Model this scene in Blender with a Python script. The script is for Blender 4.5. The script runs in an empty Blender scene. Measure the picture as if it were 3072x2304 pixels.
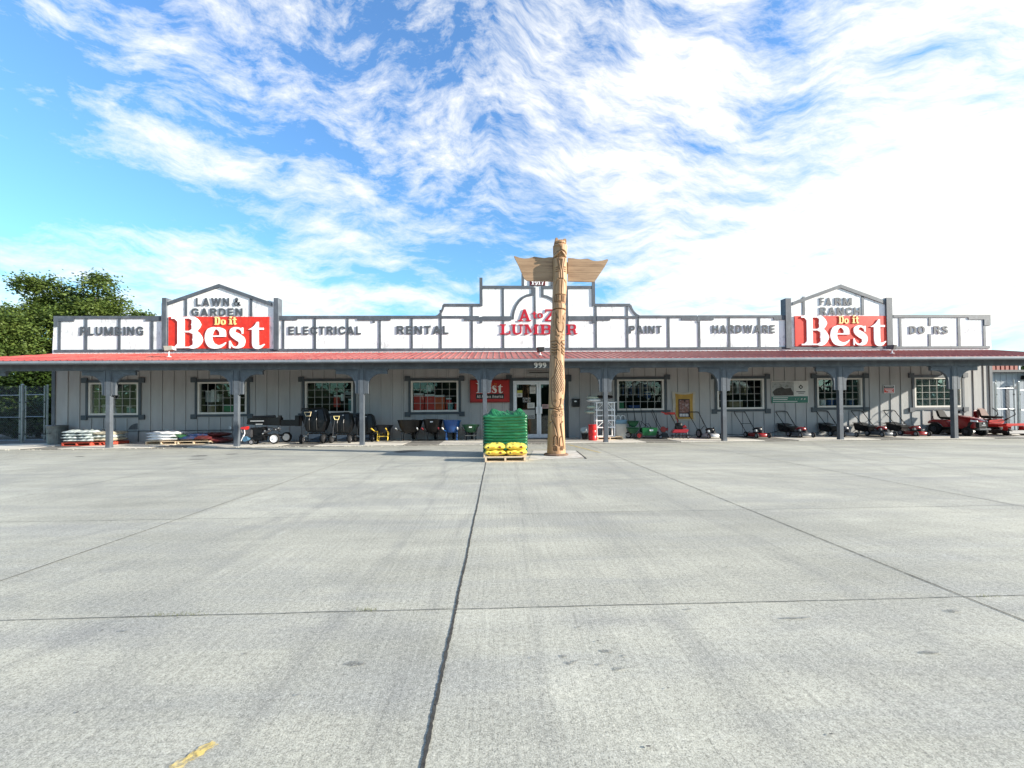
import bpy, bmesh, math, random
import numpy as np
from mathutils import Vector, Matrix
R=math.radians
random.seed(7); rng=np.random.default_rng(7)
sc=bpy.context.scene; col=sc.collection
# ---------------------------------------------------------------- camera
F_,YAW,PIT,ROL,CX,CY,H=1267.52,.0326,.0156,.0086,1532.68,1204.19,1.28
_x=Vector((math.cos(YAW),-math.sin(YAW),0)); _f0=Vector((math.sin(YAW),math.cos(YAW),0)); _z=Vector((0,0,1))
_f=_f0*math.cos(PIT)+_z*math.sin(PIT); _u=_z*math.cos(PIT)-_f0*math.sin(PIT)
RT=_x*math.cos(ROL)-_u*math.sin(ROL); UP=_x*math.sin(ROL)+_u*math.cos(ROL)
cd=bpy.data.cameras.new('camera'); cam=bpy.data.objects.new('camera',cd); col.objects.link(cam); sc.camera=cam
cam.matrix_world=Matrix(((RT.x,UP.x,-_f.x,0),(RT.y,UP.y,-_f.y,0),(RT.z,UP.z,-_f.z,H),(0,0,0,1)))
cd.sensor_width=36; cd.lens=F_/3072*36; cd.shift_x=-(CX-1536)/3072; cd.shift_y=(CY-1152)/3072
cd.clip_start=.05; cd.clip_end=3000
def ray(px,py): return RT*((px-CX)/F_)-UP*((py-CY)/F_)+_f
def at(px,py,Y):
    d=ray(px,py); t=Y/d.y; return Vector((d.x*t,Y,H+d.z*t))
def gp(px,py,z=0):
    d=ray(px,py); t=(z-H)/d.z; return Vector((d.x*t,d.y*t,z))
# ---------------------------------------------------------------- world, sun, exposure
SUN_EL=R(20); sdir=Vector((1,-.30,0)).normalized()*math.cos(SUN_EL)+Vector((0,0,math.sin(SUN_EL)))
sl=bpy.data.lights.new('sun','SUN'); sl.energy=5.0; sl.angle=R(.6); sl.color=(1,.93,.82)
so=bpy.data.objects.new('sun',sl); col.objects.link(so); so.rotation_euler=sdir.to_track_quat('Z','Y').to_euler()
sc.view_settings.view_transform='Standard'; sc.view_settings.look='None'; sc.view_settings.gamma=1
sc.view_settings.exposure=1.2
w=bpy.data.worlds.new('World'); sc.world=w; w.use_nodes=True
class NT:
    def __init__(s,t): s.t=t; s.n=t.nodes; s.l=t.links
    def new(s,k,**kw):
        n=s.n.new(k)
        for a,b in kw.items(): setattr(n,a,b)
        return n
    def put(s,i,v):
        if hasattr(v,'is_linked') or isinstance(v,bpy.types.NodeSocket): s.l.new(v,i)
        else: i.default_value=v
    def m(s,op,a,b=0.,c=None,clamp=False):
        n=s.new('ShaderNodeMath',operation=op,use_clamp=clamp); s.put(n.inputs[0],a); s.put(n.inputs[1],b)
        if c is not None: s.put(n.inputs[2],c)
        return n.outputs[0]
    def mix(s,f,a,b,mode='MIX'):
        n=s.new('ShaderNodeMix',data_type='RGBA',blend_type=mode); s.put(n.inputs[0],f)
        s.put(n.inputs[6],a if not isinstance(a,tuple) else (*a[:3],1)); s.put(n.inputs[7],b if not isinstance(b,tuple) else (*b[:3],1)); return n.outputs[2]
    def noise(s,vec,scale,det=3,rough=.55,dist=0,four=None):
        n=s.new('ShaderNodeTexNoise'); 
        if vec is not None: s.l.new(vec,n.inputs['Vector'])
        n.inputs['Scale'].default_value=scale; n.inputs['Detail'].default_value=det; n.inputs['Roughness'].default_value=rough; n.inputs['Distortion'].default_value=dist
        return n.outputs['Fac']
    def xyz(s,x=0.,y=0.,z=0.):
        n=s.new('ShaderNodeCombineXYZ')
        for i,v in enumerate((x,y,z)): s.put(n.inputs[i],v)
        return n.outputs[0]
    def sep(s,v):
        n=s.new('ShaderNodeSeparateXYZ'); s.l.new(v,n.inputs[0]); return n.outputs
    def ramp(s,f,pts):
        n=s.new('ShaderNodeValToRGB'); s.put(n.inputs[0],f); e=n.color_ramp.elements
        while len(e)<len(pts): e.new(.5)
        for i,(p,c) in enumerate(pts):
            e[i].position=p; e[i].color=(c,c,c,1) if isinstance(c,(int,float)) else (*c[:3],1)
        return n.outputs[0]
    def scalev(s,v,sx,sy,sz):
        n=s.new('ShaderNodeMapping'); s.l.new(v,n.inputs[0]); n.inputs['Scale'].default_value=(sx,sy,sz); return n.outputs[0]
def build_world():
    N=NT(w.node_tree); N.n.clear()
    out=N.new('ShaderNodeOutputWorld'); bg=N.new('ShaderNodeBackground'); N.l.new(bg.outputs[0],out.inputs[0])
    sky=N.new('ShaderNodeTexSky',sky_type='NISHITA'); sky.sun_disc=False; sky.sun_elevation=SUN_EL
    sky.sun_rotation=math.atan2(sdir.x,sdir.y); sky.air_density=1.0; sky.dust_density=.25; sky.ozone_density=2.2
    tc=N.new('ShaderNodeTexCoord'); x,y,z=N.sep(tc.outputs['Generated'])
    az=N.m('ARCTAN2',x,y); el=N.m('ARCSINE',z)
    # wispy fields: streaks along lines of nearly constant elevation, warped
    base=N.xyz(az,el,0.)
    wn=N.new('ShaderNodeTexNoise'); N.l.new(base,wn.inputs['Vector']); wn.inputs['Scale'].default_value=3.2; wn.inputs['Detail'].default_value=4
    ws=N.new('ShaderNodeVectorMath',operation='SUBTRACT'); N.l.new(wn.outputs['Color'],ws.inputs[0]); ws.inputs[1].default_value=(.5,.5,.5)
    wm=N.new('ShaderNodeVectorMath',operation='SCALE'); N.l.new(ws.outputs[0],wm.inputs[0]); wm.inputs['Scale'].default_value=.15
    wa=N.new('ShaderNodeVectorMath',operation='ADD'); N.l.new(base,wa.inputs[0]); N.l.new(wm.outputs[0],wa.inputs[1])
    wx,wy,_=N.sep(wa.outputs[0])
    # shear: on the left streaks drop to the right, on the right they climb
    sh=N.m('MULTIPLY',N.m('ABSOLUTE',N.m('ADD',wx,.1)),-.10)
    vy=N.m('ADD',wy,sh)
    low=N.xyz(N.m('MULTIPLY',wx,3.4),N.m('MULTIPLY',vy,17.),0.)
    n1=N.noise(low,1.,8,.62)
    hi=N.xyz(N.m('ADD',N.m('MULTIPLY',wx,5.5),N.m('MULTIPLY',wy,4.5)),N.m('ADD',N.m('MULTIPLY',wy,12.),N.m('MULTIPLY',N.m('ABSOLUTE',wx),3.4)),3.4)
    n2=N.noise(hi,1.,9,.66)
    t=N.new('ShaderNodeMapRange'); N.l.new(el,t.inputs[0]); t.inputs[1].default_value=.30; t.inputs[2].default_value=.50
    nn=N.m('ADD',N.m('MULTIPLY',n1,N.m('SUBTRACT',1.,t.outputs[0])),N.m('MULTIPLY',n2,t.outputs[0]))
    fine=N.noise(N.xyz(N.m('ADD',N.m('MULTIPLY',wx,14.),N.m('MULTIPLY',wy,9.)),N.m('ADD',N.m('MULTIPLY',wy,40.),N.m('MULTIPLY',N.m('ABSOLUTE',wx),8.)),7.),1.,6,.7)
    nn=N.m('ADD',nn,N.m('MULTIPLY',N.m('SUBTRACT',fine,.5),.42))
    # coverage bias, (px,py in the photograph's sky, radius az, radius el, amount)
    bias=N.m('MULTIPLY_ADD',az,.05,-.0)
    def blob(px,py,ra,re,am,rot=0.):
        d=ray(px,py).normalized(); a0=math.atan2(d.x,d.y); e0=math.asin(d.z)
        da=N.m('SUBTRACT',wx,a0); de=N.m('SUBTRACT',wy,e0)
        c,s=math.cos(rot),math.sin(rot)
        p=N.m('ADD',N.m('MULTIPLY',da,c/ra),N.m('MULTIPLY',de,s/ra)); q=N.m('SUBTRACT',N.m('MULTIPLY',de,c/re),N.m('MULTIPLY',da,s/re))
        r=N.m('ADD',N.m('MULTIPLY',p,p),N.m('MULTIPLY',q,q))
        return N.m('MULTIPLY',N.m('POWER',2.718,N.m('MULTIPLY',r,-1.)),am)
    S=3072/2212
    for b in ((2150,430,.42,.17,.42),(1900,560,.34,.09,.25),(1250,250,.24,.13,.16),(1480,180,.16,.2,.20),(600,520,.26,.06,.26),(400,560,.22,.045,.22),
              (330,320,.36,.035,.24,-.05),(640,170,.22,.07,.14),(180,90,.3,.06,.06),(120,430,.32,.055,-.30),(300,440,.25,.035,-.22),(60,200,.16,.07,-.24),
              (950,560,.16,.09,-.16),(560,310,.12,.035,-.12),(1150,480,.12,.05,-.10),(840,110,.1,.05,-.13),(1340,100,.1,.05,-.12),(1600,210,.12,.05,-.12),(750,650,.4,.025,.22),
              (1450,545,.3,.02,.10),(1850,80,.3,.12,.1),(60,20,.2,.08,-.06),(250,640,.3,.02,.12),(2205,700,.1,.03,-.12)):
        bias=N.m('ADD',bias,blob(b[0]*S,b[1]*S,*b[2:]))
    dens=N.m('ADD',N.m('MULTIPLY_ADD',nn,1.7,-.35),bias)
    mr=N.new('ShaderNodeMapRange',interpolation_type='LINEAR'); N.l.new(dens,mr.inputs[0]); mr.inputs[1].default_value=.37; mr.inputs[2].default_value=.88
    # the clear sky: NISHITA, deepened a little and shifted towards the cyan the photograph has near the horizon
    e2=N.new('ShaderNodeMapRange'); N.l.new(el,e2.inputs[0]); e2.inputs[1].default_value=.05; e2.inputs[2].default_value=.62
    tint=N.mix(e2.outputs[0],(.85,1.34,1.36),(1.08,1.50,1.82))
    clear=N.mix(1.,sky.outputs[0],tint,'MULTIPLY')
    cl=N.mix(mr.outputs[0],clear,(6.2,6.2,6.0))
    # cloud layer thins out under the horizon
    N.l.new(cl,bg.inputs[0]); bg.inputs[1].default_value=.085
build_world()
# ---------------------------------------------------------------- materials
MATS={}
def mat(name,c,rough=.6,var=.12,scale=6.,bump=.0,bscale=60.,metal=0.,stain=None,stretch=(1,1,1),spec=.4,coat=0.):
    if name in MATS: return MATS[name]
    m=bpy.data.materials.new(name); m.use_nodes=True; N=NT(m.node_tree); b=N.n['Principled BSDF']
    tc=N.new('ShaderNodeTexCoord'); v=N.scalev(tc.outputs['Object'],*stretch)
    f=N.noise(v,scale,6,.6)
    lo=tuple(x*(1-var) for x in c); hi=tuple(min(1,x*(1+var)) for x in c)
    cc=N.ramp(f,[(.3,lo),(.7,hi)])
    if stain:
        sc_,amt,scol=stain
        g=N.ramp(N.noise(v,sc_,8,.7),[(.5,0),(.68,amt)])
        cc=N.mix(g,cc,scol)
    N.l.new(cc,b.inputs['Base Color']); b.inputs['Roughness'].default_value=rough; b.inputs['Metallic'].default_value=metal
    b.inputs['Specular IOR Level'].default_value=spec; b.inputs['Coat Weight'].default_value=coat
    if bump:
        bn=N.new('ShaderNodeBump'); bn.inputs['Strength'].default_value=bump; bn.inputs['Distance'].default_value=.01
        N.l.new(N.noise(v,bscale,5,.6),bn.inputs['Height']); N.l.new(bn.outputs[0],b.inputs['Normal'])
    MATS[name]=m; return m
def objnode(m): 
    N=NT(m.node_tree); return N,N.n['Principled BSDF']
M_TRIM=mat('slate_blue_paint',(.079,.091,.106),.55,.22,3.,.25,40,stain=(4.,.45,(.17,.19,.21)),stretch=(1,1,.6))
M_WALL=mat('grey_painted_siding',(.355,.36,.355),.7,.10,2.,.5,30,stain=(3.,.35,(.33,.33,.31)),stretch=(1.5,1,.35))
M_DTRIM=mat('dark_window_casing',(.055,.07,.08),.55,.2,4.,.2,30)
M_WHITEFRAME=mat('cream_window_frame',(.62,.60,.55),.5,.08,4.)
M_RED=mat('red_sign_paint',(.62,.03,.014),.45,.12,5.,.1,30,stain=(9.,.4,(.66,.10,.06)))
M_REDL=mat('crimson_letter_paint',(.42,.01,.025),.4,.1,8.)
M_WL=mat('white_letter_paint',(.86,.86,.85),.45,.03,5.)
M_GL=mat('charcoal_letter_paint',(.075,.085,.095),.55,.15,8.,.2,60)
M_YL=mat('cream_letter_paint',(.82,.66,.26),.5,.08,8.)
M_BLK=mat('black_plastic',(.006,.006,.0065),.42,.3,8.)
M_BLKM=mat('black_painted_steel',(.005,.005,.0055),.3,.3,8.,spec=.4)
M_RUB=mat('tyre_rubber',(.010,.010,.010),.8,.2,20.,.3,80)
M_RIMW=mat('white_wheel_rim',(.75,.75,.75),.35,.05,8.)
M_RIMG=mat('grey_wheel_rim',(.22,.22,.23),.4,.1,8.)
M_CHR=mat('galvanised_steel',(.27,.29,.30),.38,.2,14.,metal=.75)
M_REDP=mat('red_machine_paint',(.24,.009,.010),.28,.08,5.,coat=.4)
M_REDP2=mat('bright_red_machine_paint',(.45,.02,.015),.3,.08,5.,coat=.4)
M_GRN=mat('dark_green_plastic',(.012,.075,.035),.4,.2,6.)
M_BLUE=mat('blue_steel_tray',(.012,.07,.24),.35,.1,6.,coat=.2)
M_YEL=mat('yellow_handle_paint',(.62,.42,.05),.4,.1,6.)
M_TAN=mat('tan_handle_grip',(.55,.45,.28),.5,.1,6.)
M_WP=mat('white_plastic',(.74,.75,.75),.4,.05,6.)
M_WOODP=mat('pale_pallet_wood',(.62,.48,.32),.75,.2,5.,.4,40,stretch=(1,8,8))
M_REDW=mat('red_pallet_wood',(.38,.06,.035),.7,.25,8.,.3,40)
M_SEAT=mat('black_vinyl_seat',(.015,.015,.015),.6,.2,6.,spec=.08)
M_ALU=mat('brushed_aluminium',(.66,.68,.71),.35,.06,8.,metal=.35)
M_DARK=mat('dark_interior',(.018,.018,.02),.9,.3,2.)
M_GREY=mat('light_grey_paint',(.45,.47,.48),.5,.1,6.)
M_STEELD=mat('dark_engine_metal',(.07,.07,.075),.4,.3,20.,metal=.4)
M_BROWN=mat('brown_leather_seat',(.13,.06,.045),.6,.15,8.,spec=.1)

def metal_roof():
    m=bpy.data.materials.new('red_metal_roofing'); m.use_nodes=True; N,b=objnode(m)
    tc=N.new('ShaderNodeTexCoord'); v=tc.outputs['Object']
    a=N.ramp(N.noise(N.scalev(v,.35,1,1),1.2,5,.6),[(.35,(.25,.028,.026)),(.7,(.36,.09,.07))])
    d=N.ramp(N.noise(N.scalev(v,3,.6,1),2.5,7,.7),[(.5,0),(.75,.55)])
    c=N.mix(d,a,(.30,.16,.13)); N.l.new(c,b.inputs['Base Color']); b.inputs['Roughness'].default_value=.42; b.inputs['Metallic'].default_value=.1
    return m
M_ROOF=metal_roof()
def parapet_mat():
    m=bpy.data.materials.new('weathered_white_plywood'); m.use_nodes=True; N,b=objnode(m)
    tc=N.new('ShaderNodeTexCoord'); v=tc.outputs['Object']
    st=N.noise(N.scalev(v,7,1,2.2),1.,10,.72)
    pat=N.noise(N.scalev(v,.5,1,1.0),1.3,3,.5)
    k=N.m('ADD',st,N.m('MULTIPLY',N.m('SUBTRACT',pat,.5),.25))
    g=N.ramp(k,[(.555,0),(.62,.55),(.72,.85)])
    c=N.mix(g,(.80,.81,.80),(.40,.41,.41)); 
    c=N.mix(N.ramp(N.noise(N.scalev(v,14,1,5),1.,5,.6),[(.6,0),(.72,.35)]),c,(.5,.5,.5))
    N.l.new(c,b.inputs['Base Color']); b.inputs['Roughness'].default_value=.75
    bn=N.new('ShaderNodeBump'); bn.inputs['Strength'].default_value=.35; bn.inputs['Distance'].default_value=.01; N.l.new(N.noise(N.scalev(v,30,1,6),1.,4),bn.inputs['Height']); N.l.new(bn.outputs[0],b.inputs['Normal'])
    return m
M_PAR=parapet_mat()
def glass_mat():
    m=bpy.data.materials.new('window_glass'); m.use_nodes=True; N=NT(m.node_tree); out=N.n['Material Output']; N.n.remove(N.n['Principled BSDF'])
    g=N.new('ShaderNodeBsdfGlossy'); g.inputs['Roughness'].default_value=.02; g.inputs[0].default_value=(.9,.95,.95,1)
    t=N.new('ShaderNodeBsdfTransparent'); t.inputs[0].default_value=(.90,.93,.92,1)
    fr=N.new('ShaderNodeFresnel'); fr.inputs[0].default_value=1.5
    tc=N.new('ShaderNodeTexCoord'); bn=N.new('ShaderNodeBump'); bn.inputs['Strength'].default_value=.12; bn.inputs['Distance'].default_value=.05
    N.l.new(N.noise(tc.outputs['Object'],2.2,2),bn.inputs['Height']); N.l.new(bn.outputs[0],g.inputs['Normal'])
    mx=N.new('ShaderNodeMixShader'); N.l.new(N.m('MULTIPLY_ADD',fr.outputs[0],.8,.0),mx.inputs[0]); N.l.new(t.outputs[0],mx.inputs[1]); N.l.new(g.outputs[0],mx.inputs[2]); N.l.new(mx.outputs[0],out.inputs[0])
    return m
M_GLASS=glass_mat()
def concrete_mat():
    m=bpy.data.materials.new('brushed_concrete'); m.use_nodes=True; N,b=objnode(m)
    tc=N.new('ShaderNodeTexCoord'); v=tc.outputs['Object']
    big=N.noise(v,.35,5,.6); mid=N.noise(N.scalev(v,.5,2.2,1),1.1,7,.65,.4)
    base=N.ramp(N.m('ADD',N.m('MULTIPLY',big,.5),N.m('MULTIPLY',mid,.5)),[(.36,(.275,.27,.226)),(.5,(.35,.342,.285)),(.64,(.43,.417,.342))])
    x0_,y0_,_z=N.sep(v); wn=N.new('ShaderNodeTexWhiteNoise',noise_dimensions='2D'); N.l.new(N.xyz(N.m('FLOOR',N.m('DIVIDE',N.m('ADD',x0_,.275),3.43)),N.m('FLOOR',N.m('DIVIDE',N.m('SUBTRACT',y0_,.36),2.37))),wn.inputs[0])
    base=N.mix(1.,base,N.ramp(wn.outputs[0],[(0,.90),(1,1.07)]),'MULTIPLY')
    # grime bands where slabs stay damp, tyre sweeps
    x,y,z=N.sep(v)
    tr=N.noise(N.xyz(N.m('ADD',N.m('MULTIPLY',x,.55),N.m('MULTIPLY',y,.36)),N.m('MULTIPLY',y,.25),2.),1.6,9,.68)
    base=N.mix(N.ramp(tr,[(.48,0),(.64,.5)]),base,(.245,.243,.215))
    tr2=N.noise(N.xyz(N.m('MULTIPLY',x,.35),N.m('MULTIPLY',y,2.2),5.),1.,8,.66)
    base=N.mix(N.ramp(tr2,[(.48,0),(.64,.5)]),base,(.26,.262,.245))
    base=N.mix(N.ramp(N.noise(N.scalev(v,1,1,1),1.9,6,.75),[(.62,0),(.70,.25)]),base,(.56,.55,.50))
    # tyre tracks: pairs of faint darker sweeps
    wob=N.m('MULTIPLY',N.m('SUBTRACT',N.noise(v,.4,2),.5),.5); brk=N.ramp(N.noise(v,1.4,5,.7),[(.38,0),(.6,1)])
    for (a0,a1,a2,wd,st) in ((-2.6,.10,-.010,.10,.32),(-1.2,.10,-.010,.10,.32),(1.1,-.02,.004,.12,.28),(2.4,-.02,.004,.12,.28),(-6.2,.42,.0,.14,.3),(-4.7,.42,.0,.14,.3),(4.6,.30,.01,.13,.26),(6.0,.30,.01,.13,.26),(-.6,.05,0,.09,.3),(.15,.03,0,.06,.25),(-9.5,-.15,.03,.16,.3),(9.8,-.3,.02,.16,.28)):
        xc=N.m('ADD',N.m('ADD',N.m('MULTIPLY',N.m('MULTIPLY',y,y),a2),N.m('MULTIPLY',y,a1)),a0)
        d=N.m('ABSOLUTE',N.m('SUBTRACT',N.m('ADD',x,wob),xc)); k_=N.m('MULTIPLY',N.m('SUBTRACT',1.,N.m('DIVIDE',d,wd),clamp=True),N.m('MULTIPLY',brk,st*1.5))
        base=N.mix(k_,base,(.19,.19,.175))
    # damp sweeps along the slab joint near the viewer
    for (yc,wd,st) in ((2.52,.20,.5),(2.0,.22,.35),(4.9,.3,.35),(7.1,.35,.35)):
        d=N.m('ABSOLUTE',N.m('SUBTRACT',N.m('ADD',y,N.m('MULTIPLY',wob,.8)),yc)); k_=N.m('MULTIPLY',N.m('SUBTRACT',1.,N.m('DIVIDE',d,wd),clamp=True),N.m('MULTIPLY',N.ramp(N.noise(N.scalev(v,.5,1,1),1.1,4,.6),[(.44,0),(.62,1)]),st)); base=N.mix(k_,base,(.20,.20,.195))
    # broom lines, running away from the camera
    br=N.noise(N.scalev(v,120,2.5,1),1.,3,.6); br2=N.noise(N.scalev(v,34,.7,1),1.,4,.65)
    pores=N.noise(v,150,3,.6); grit=N.noise(v,42,7,.82)
    k=N.m('ADD',N.m('ADD',N.m('MULTIPLY',br,.10),N.m('MULTIPLY',br2,.10)),N.m('ADD',N.m('MULTIPLY',pores,.40),N.m('MULTIPLY',grit,.52)))
    sp=N.ramp(k,[(.42,.34),(.55,1.),(.68,1.55)])
    base=N.mix(1.,base,sp,'MULTIPLY')
    # dark specks and small oil spots
    vo=N.new('ShaderNodeTexVoronoi'); vo.feature='F1'; N.l.new(v,vo.inputs['Vector']); vo.inputs['Scale'].default_value=3.2
    cn=N.noise(v,9,3,.6)
    spot=N.m('LESS_THAN',vo.outputs['Distance'],N.m('MULTIPLY',N.m('SUBTRACT',cn,.52),.22))
    base=N.mix(N.m('MULTIPLY',spot,.5),base,(.15,.155,.15))
    spk=N.ramp(N.noise(v,45,2,.6),[(.70,0),(.73,.7)]); base=N.mix(spk,base,(.12,.12,.11)); base=N.mix(N.ramp(N.noise(v,130,1,.5),[(.60,0),(.68,.6)]),base,(.17,.17,.155)); base=N.mix(N.ramp(N.noise(N.scalev(v,1,1,3),110,1,.5),[(.62,0),(.70,.45)]),base,(.62,.60,.52))
    N.l.new(base,b.inputs['Base Color']); b.inputs['Roughness'].default_value=.85; b.inputs['Specular IOR Level'].default_value=.25
    bn=N.new('ShaderNodeBump'); bn.inputs['Strength'].default_value=.55; bn.inputs['Distance'].default_value=.004
    N.l.new(k,bn.inputs['Height']); N.l.new(bn.outputs[0],b.inputs['Normal'])
    return m
M_CON=concrete_mat()
M_WALK=mat('sidewalk_concrete',(.56,.53,.46),.85,.14,1.5,.3,60,stain=(3.,.4,(.36,.34,.30)))
M_AGG=mat('exposed_aggregate',(.20,.19,.165),.9,.55,55.,.8,60,stain=(2.,.5,(.13,.125,.11)))
M_JOINT=mat('joint_filler',(.045,.043,.038),.95,.4,30.,.5,50)
M_JOINT2=mat('dusty_joint_filler',(.13,.127,.11),.95,.45,9.,.5,50)
M_ASPH=mat('yard_asphalt',(.10,.10,.10),.9,.25,12.,.4,60)
def wood_totem():
    m=bpy.data.materials.new('carved_cedar'); m.use_nodes=True; N,b=objnode(m)
    tc=N.new('ShaderNodeTexCoord'); v=tc.outputs['Object']
    g=N.noise(N.scalev(v,9,9,.7),1.,7,.65,.6); p=N.noise(N.scalev(v,2,2,.6),1.,4)
    c=N.ramp(g,[(.3,(.22,.115,.052)),(.5,(.35,.205,.105)),(.7,(.46,.30,.165))])
    c=N.mix(N.ramp(p,[(.45,0),(.65,.55)]),c,(.38,.20,.09))
    c=N.mix(N.ramp(N.noise(N.scalev(v,45,45,1.2),1.,5,.7),[(.60,0),(.68,.45)]),c,(.22,.12,.06))
    at_=N.new('ShaderNodeAttribute',attribute_name='carve'); c=N.mix(at_.outputs['Fac'],c,(.13,.07,.035))
    N.l.new(c,b.inputs['Base Color']); b.inputs['Roughness'].default_value=.6
    bn=N.new('ShaderNodeBump'); bn.inputs['Strength'].default_value=.2; bn.inputs['Distance'].default_value=.01; N.l.new(N.noise(N.scalev(v,40,40,3),1.,5),bn.inputs['Height']); N.l.new(bn.outputs[0],b.inputs['Normal'])
    return m
M_CEDAR=wood_totem()
def plank_mat():
    m=bpy.data.materials.new('weathered_wing_boards'); m.use_nodes=True; N,b=objnode(m)
    tc=N.new('ShaderNodeTexCoord'); v=tc.outputs['Object']
    c=N.ramp(N.noise(N.scalev(v,1.2,4,16),1.,7,.65,.5),[(.3,(.21,.125,.07)),(.5,(.31,.195,.11)),(.7,(.38,.25,.15))])
    c=N.mix(N.ramp(N.noise(N.scalev(v,3,4,26),1.,6,.8),[(.62,0),(.72,.7)]),c,(.07,.045,.03))
    N.l.new(c,b.inputs['Base Color']); b.inputs['Roughness'].default_value=.65
    return m
M_PLANK=plank_mat()
def leaf_mat(name,c1,c2,sc_=1.1):
    m=bpy.data.materials.new(name); m.use_nodes=True; N,b=objnode(m)
    tc=N.new('ShaderNodeTexCoord'); v=tc.outputs['Object']
    c=N.ramp(N.m('ADD',N.m('MULTIPLY',N.noise(v,sc_,3),.6),N.m('MULTIPLY',N.noise(v,14,2),.4)),[(.38,c1),(.62,c2)])
    N.l.new(c,b.inputs['Base Color']); b.inputs['Roughness'].default_value=.5; b.inputs['Specular IOR Level'].default_value=.3
    b.inputs['Subsurface Weight'].default_value=0
    tr=N.new('ShaderNodeBsdfTranslucent'); N.l.new(c,tr.inputs[0]); mx=N.new('ShaderNodeMixShader'); mx.inputs[0].default_value=.3
    N.l.new(b.outputs[0],mx.inputs[1]); N.l.new(tr.outputs[0],mx.inputs[2]); N.l.new(mx.outputs[0],N.n['Material Output'].inputs[0])
    return m
M_LEAF=leaf_mat('olive_tree_leaves',(.05,.092,.02),(.145,.19,.042)); M_LEAF2=leaf_mat('bright_hedge_leaves',(.012,.030,.006),(.05,.085,.014))
M_BARK=mat('rough_bark',(.09,.07,.055),.9,.3,12.,.6,20)
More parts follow.
